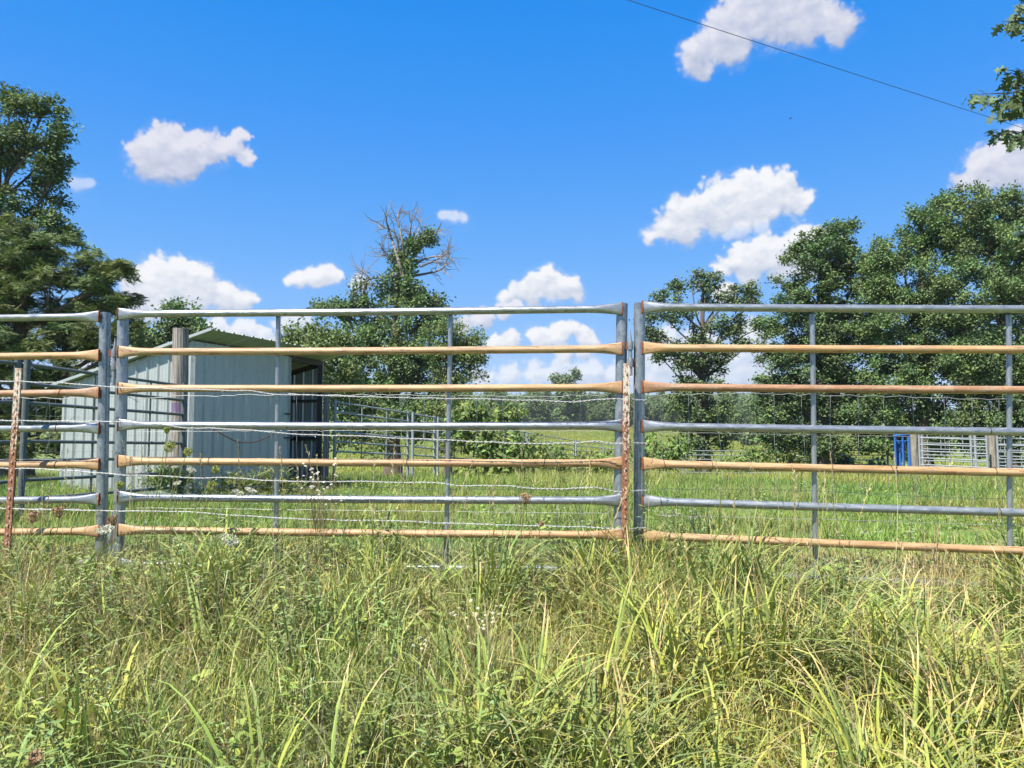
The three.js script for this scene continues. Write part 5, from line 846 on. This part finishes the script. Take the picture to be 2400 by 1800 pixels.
// fleabane: sprays of little white daisies on branching stems
function fleabane(pxs, d, label, seed, foot) {
  const R = rng(seed), b = onGround(foot, d), o = thing('fleabane', label, 'flower', b), sg = new GB(), pg = new GB(), yg = new GB(), hub = b.clone(); hub.y = Math.min(b.y + 0.35, P(foot, Math.max(...pxs.map((q) => q[1])), d).y - 0.03);
  loft([b, hub], 0.003, null, 5, new THREE.Vector3(0.1, 0, 1), sg);
  for (const [px, py] of pxs) {
    const dd = d + (R() - 0.5) * 0.3, c = P(px, py, dd), ft = new THREE.Vector3(lerp(b.x, c.x, 0.5) + (R() - 0.5) * 0.12, b.y, b.z + (R() - 0.5) * 0.2); ft.y = G(ft.x, ft.z); limb(sg, R() < 0.35 ? ft : hub.clone().lerp(c, 0.25), c, 0.0012, 0.0006, R, 0.08);
    const nrm = new THREE.Vector3((R() - 0.5) * 1.2, 1, (R() - 0.2) * 1.2).normalize(), s1 = new THREE.Vector3().crossVectors(nrm, new THREE.Vector3(1, 0.1, 0)).normalize(), s2 = new THREE.Vector3().crossVectors(nrm, s1), r = (d < 3.5 ? 0.0046 : 0.006) + 0.002 * R();
    for (let k = 0; k < 12; k++) { const w = k / 12 * 6.2832, e = (w2, rr) => [c.x + (s1.x * Math.cos(w2) + s2.x * Math.sin(w2)) * rr, c.y + (s1.y * Math.cos(w2) + s2.y * Math.sin(w2)) * rr, c.z + (s1.z * Math.cos(w2) + s2.z * Math.sin(w2)) * rr]; pg.quad(pg.v(...e(w, 0.002)), pg.v(...e(w - 0.2, r)), pg.v(...e(w + 0.2, r)), pg.v(...e(w + 0.1, 0.002))); }
    for (let k = 0; k < 8; k++) { const w = k / 8 * 6.2832, w2 = (k + 1) / 8 * 6.2832, e = (z, rr) => yg.v(c.x + (s1.x * Math.cos(z) + s2.x * Math.sin(z)) * rr + nrm.x * 0.001, c.y + (s1.y * Math.cos(z) + s2.y * Math.sin(z)) * rr + nrm.y * 0.001, c.z + (s1.z * Math.cos(z) + s2.z * Math.sin(z)) * rr + nrm.z * 0.001); yg.tri(yg.v(c.x + nrm.x * 0.0025, c.y + nrm.y * 0.0025, c.z + nrm.z * 0.0025), e(w, 0.0032), e(w2, 0.0032)); }
  }
  part('stems', sg.build(), std({ name: 'thin brown-green stems', color: new THREE.Color(0.16, 0.13, 0.06), roughness: 0.9 }), o);
  part('petals', pg.build(true), std({ name: 'white petals', color: new THREE.Color(0.52, 0.52, 0.5), roughness: 0.8 }), o, { kind: 'stuff' });
  part('flower_centres', yg.build(true), std({ name: 'yellow centres', color: new THREE.Color(0.5, 0.38, 0.06), roughness: 0.8 }), o, { kind: 'stuff' });
}
{
  const R = rng(700), cloud = (cx, cy, rx, ry, n) => Array.from({ length: n }, () => { const u = unit(R); return [cx + u.x * rx * R() ** 0.4, cy + u.y * ry * R() ** 0.4]; });
  fleabane([[711, 1086], [716, 1092], [728, 1100], [744, 1101], [786, 1074], [784, 1087], [782, 1090], [793, 1095], [803, 1094], ...cloud(745, 1125, 55, 32, 34), ...cloud(770, 1165, 45, 35, 16)], 4.05, 'spray of small white fleabane daisies in front of the gate beside the shed opening', 31, 748);
  fleabane(cloud(1118, 1440, 75, 46, 34), 2.9, 'spray of small white fleabane daisies in the middle of the verge', 33, 1115);
  fleabane(cloud(985, 1505, 26, 22, 8), 2.7, 'few white fleabane daisies left of the verge spray', 35, 985);
  fleabane(cloud(1572, 1203, 24, 12, 26), 7.2, 'low patch of white daisies in the paddock behind the gates', 37, 1572);
}
{ // white clover heads dotted through the paddock
  const R = rng(720), g = new GB(), list = []; for (let k = 0; k < 26; k++) { const u = unit(R); u.y = Math.abs(u.y); const p = u.clone().multiplyScalar(0.007); addLeaf(g, p, u, unit(R), 0.006, 0.004, [0.62, 0.6, 0.5]); }
  const geo = g.build(true); while (list.length < 420) { const d = 5.2 + 7 * R(), px = R() * 2400, x = (px - 1200) / F * d; if (R() > smooth(-0.1, 0.5, noise2(x * 0.6 - 20, d * 0.6))) continue; list.push({ p: new THREE.Vector3(x, G(x, -d) + 0.09 + 0.08 * R(), -d), ry: R() * 6, s: 0.8 + 0.7 * R() }); }
  instanced('clover_flowers', geo, M.grass, list, undefined, { label: 'small white clover heads dotted through the paddock grass', category: 'flowers' });
}
// bare dirt by the right-hand stile
{
  const g = new GB(), c = [9.0, 1.0], ids = [], R = rng(800);
  const mid = onGround(2460, 8.1, 0.02), n = 30, cv = g.v(mid.x, mid.y + 0.02, mid.z, null, 0, 0);
  for (let k = 0; k < n; k++) { const w = k / n * 6.2832, rr = 1 + 0.25 * noise2(Math.cos(w) * 1.5, Math.sin(w) * 1.5), x = mid.x + Math.cos(w) * 0.85 * rr, z = mid.z + Math.sin(w) * 0.75 * rr; ids.push(g.v(x, G(x, z) + 0.012, z, null, x - mid.x, z - mid.z)); }
  for (let k = 0; k < n; k++) g.tri(cv, ids[(k + 1) % n], ids[k]);
  const dirt = texture(256, 256, (u, v) => { const q = loop(u, v, 3, 6, 1) * 0.5 + loop(u, v, 12, 26, 4) * 0.5; return [176 + q * 34, 138 + q * 30, 104 + q * 26]; });
  single('dirt_patch', g.build(), std({ name: 'dry tan dirt', map: dirt, roughness: 1, bumpMap: dirt, bumpScale: 0.03 }), { kind: 'structure', label: 'bare tan dirt patch in the paddock grass', category: 'dirt' });
}
scene.fog = new THREE.FogExp2(new THREE.Color(0.86, 0.92, 1), 0.00026);
scene.traverse((o) => { if (o.isMesh) { o.castShadow = true; o.receiveShadow = true; } });
renderer.render(scene, camera);
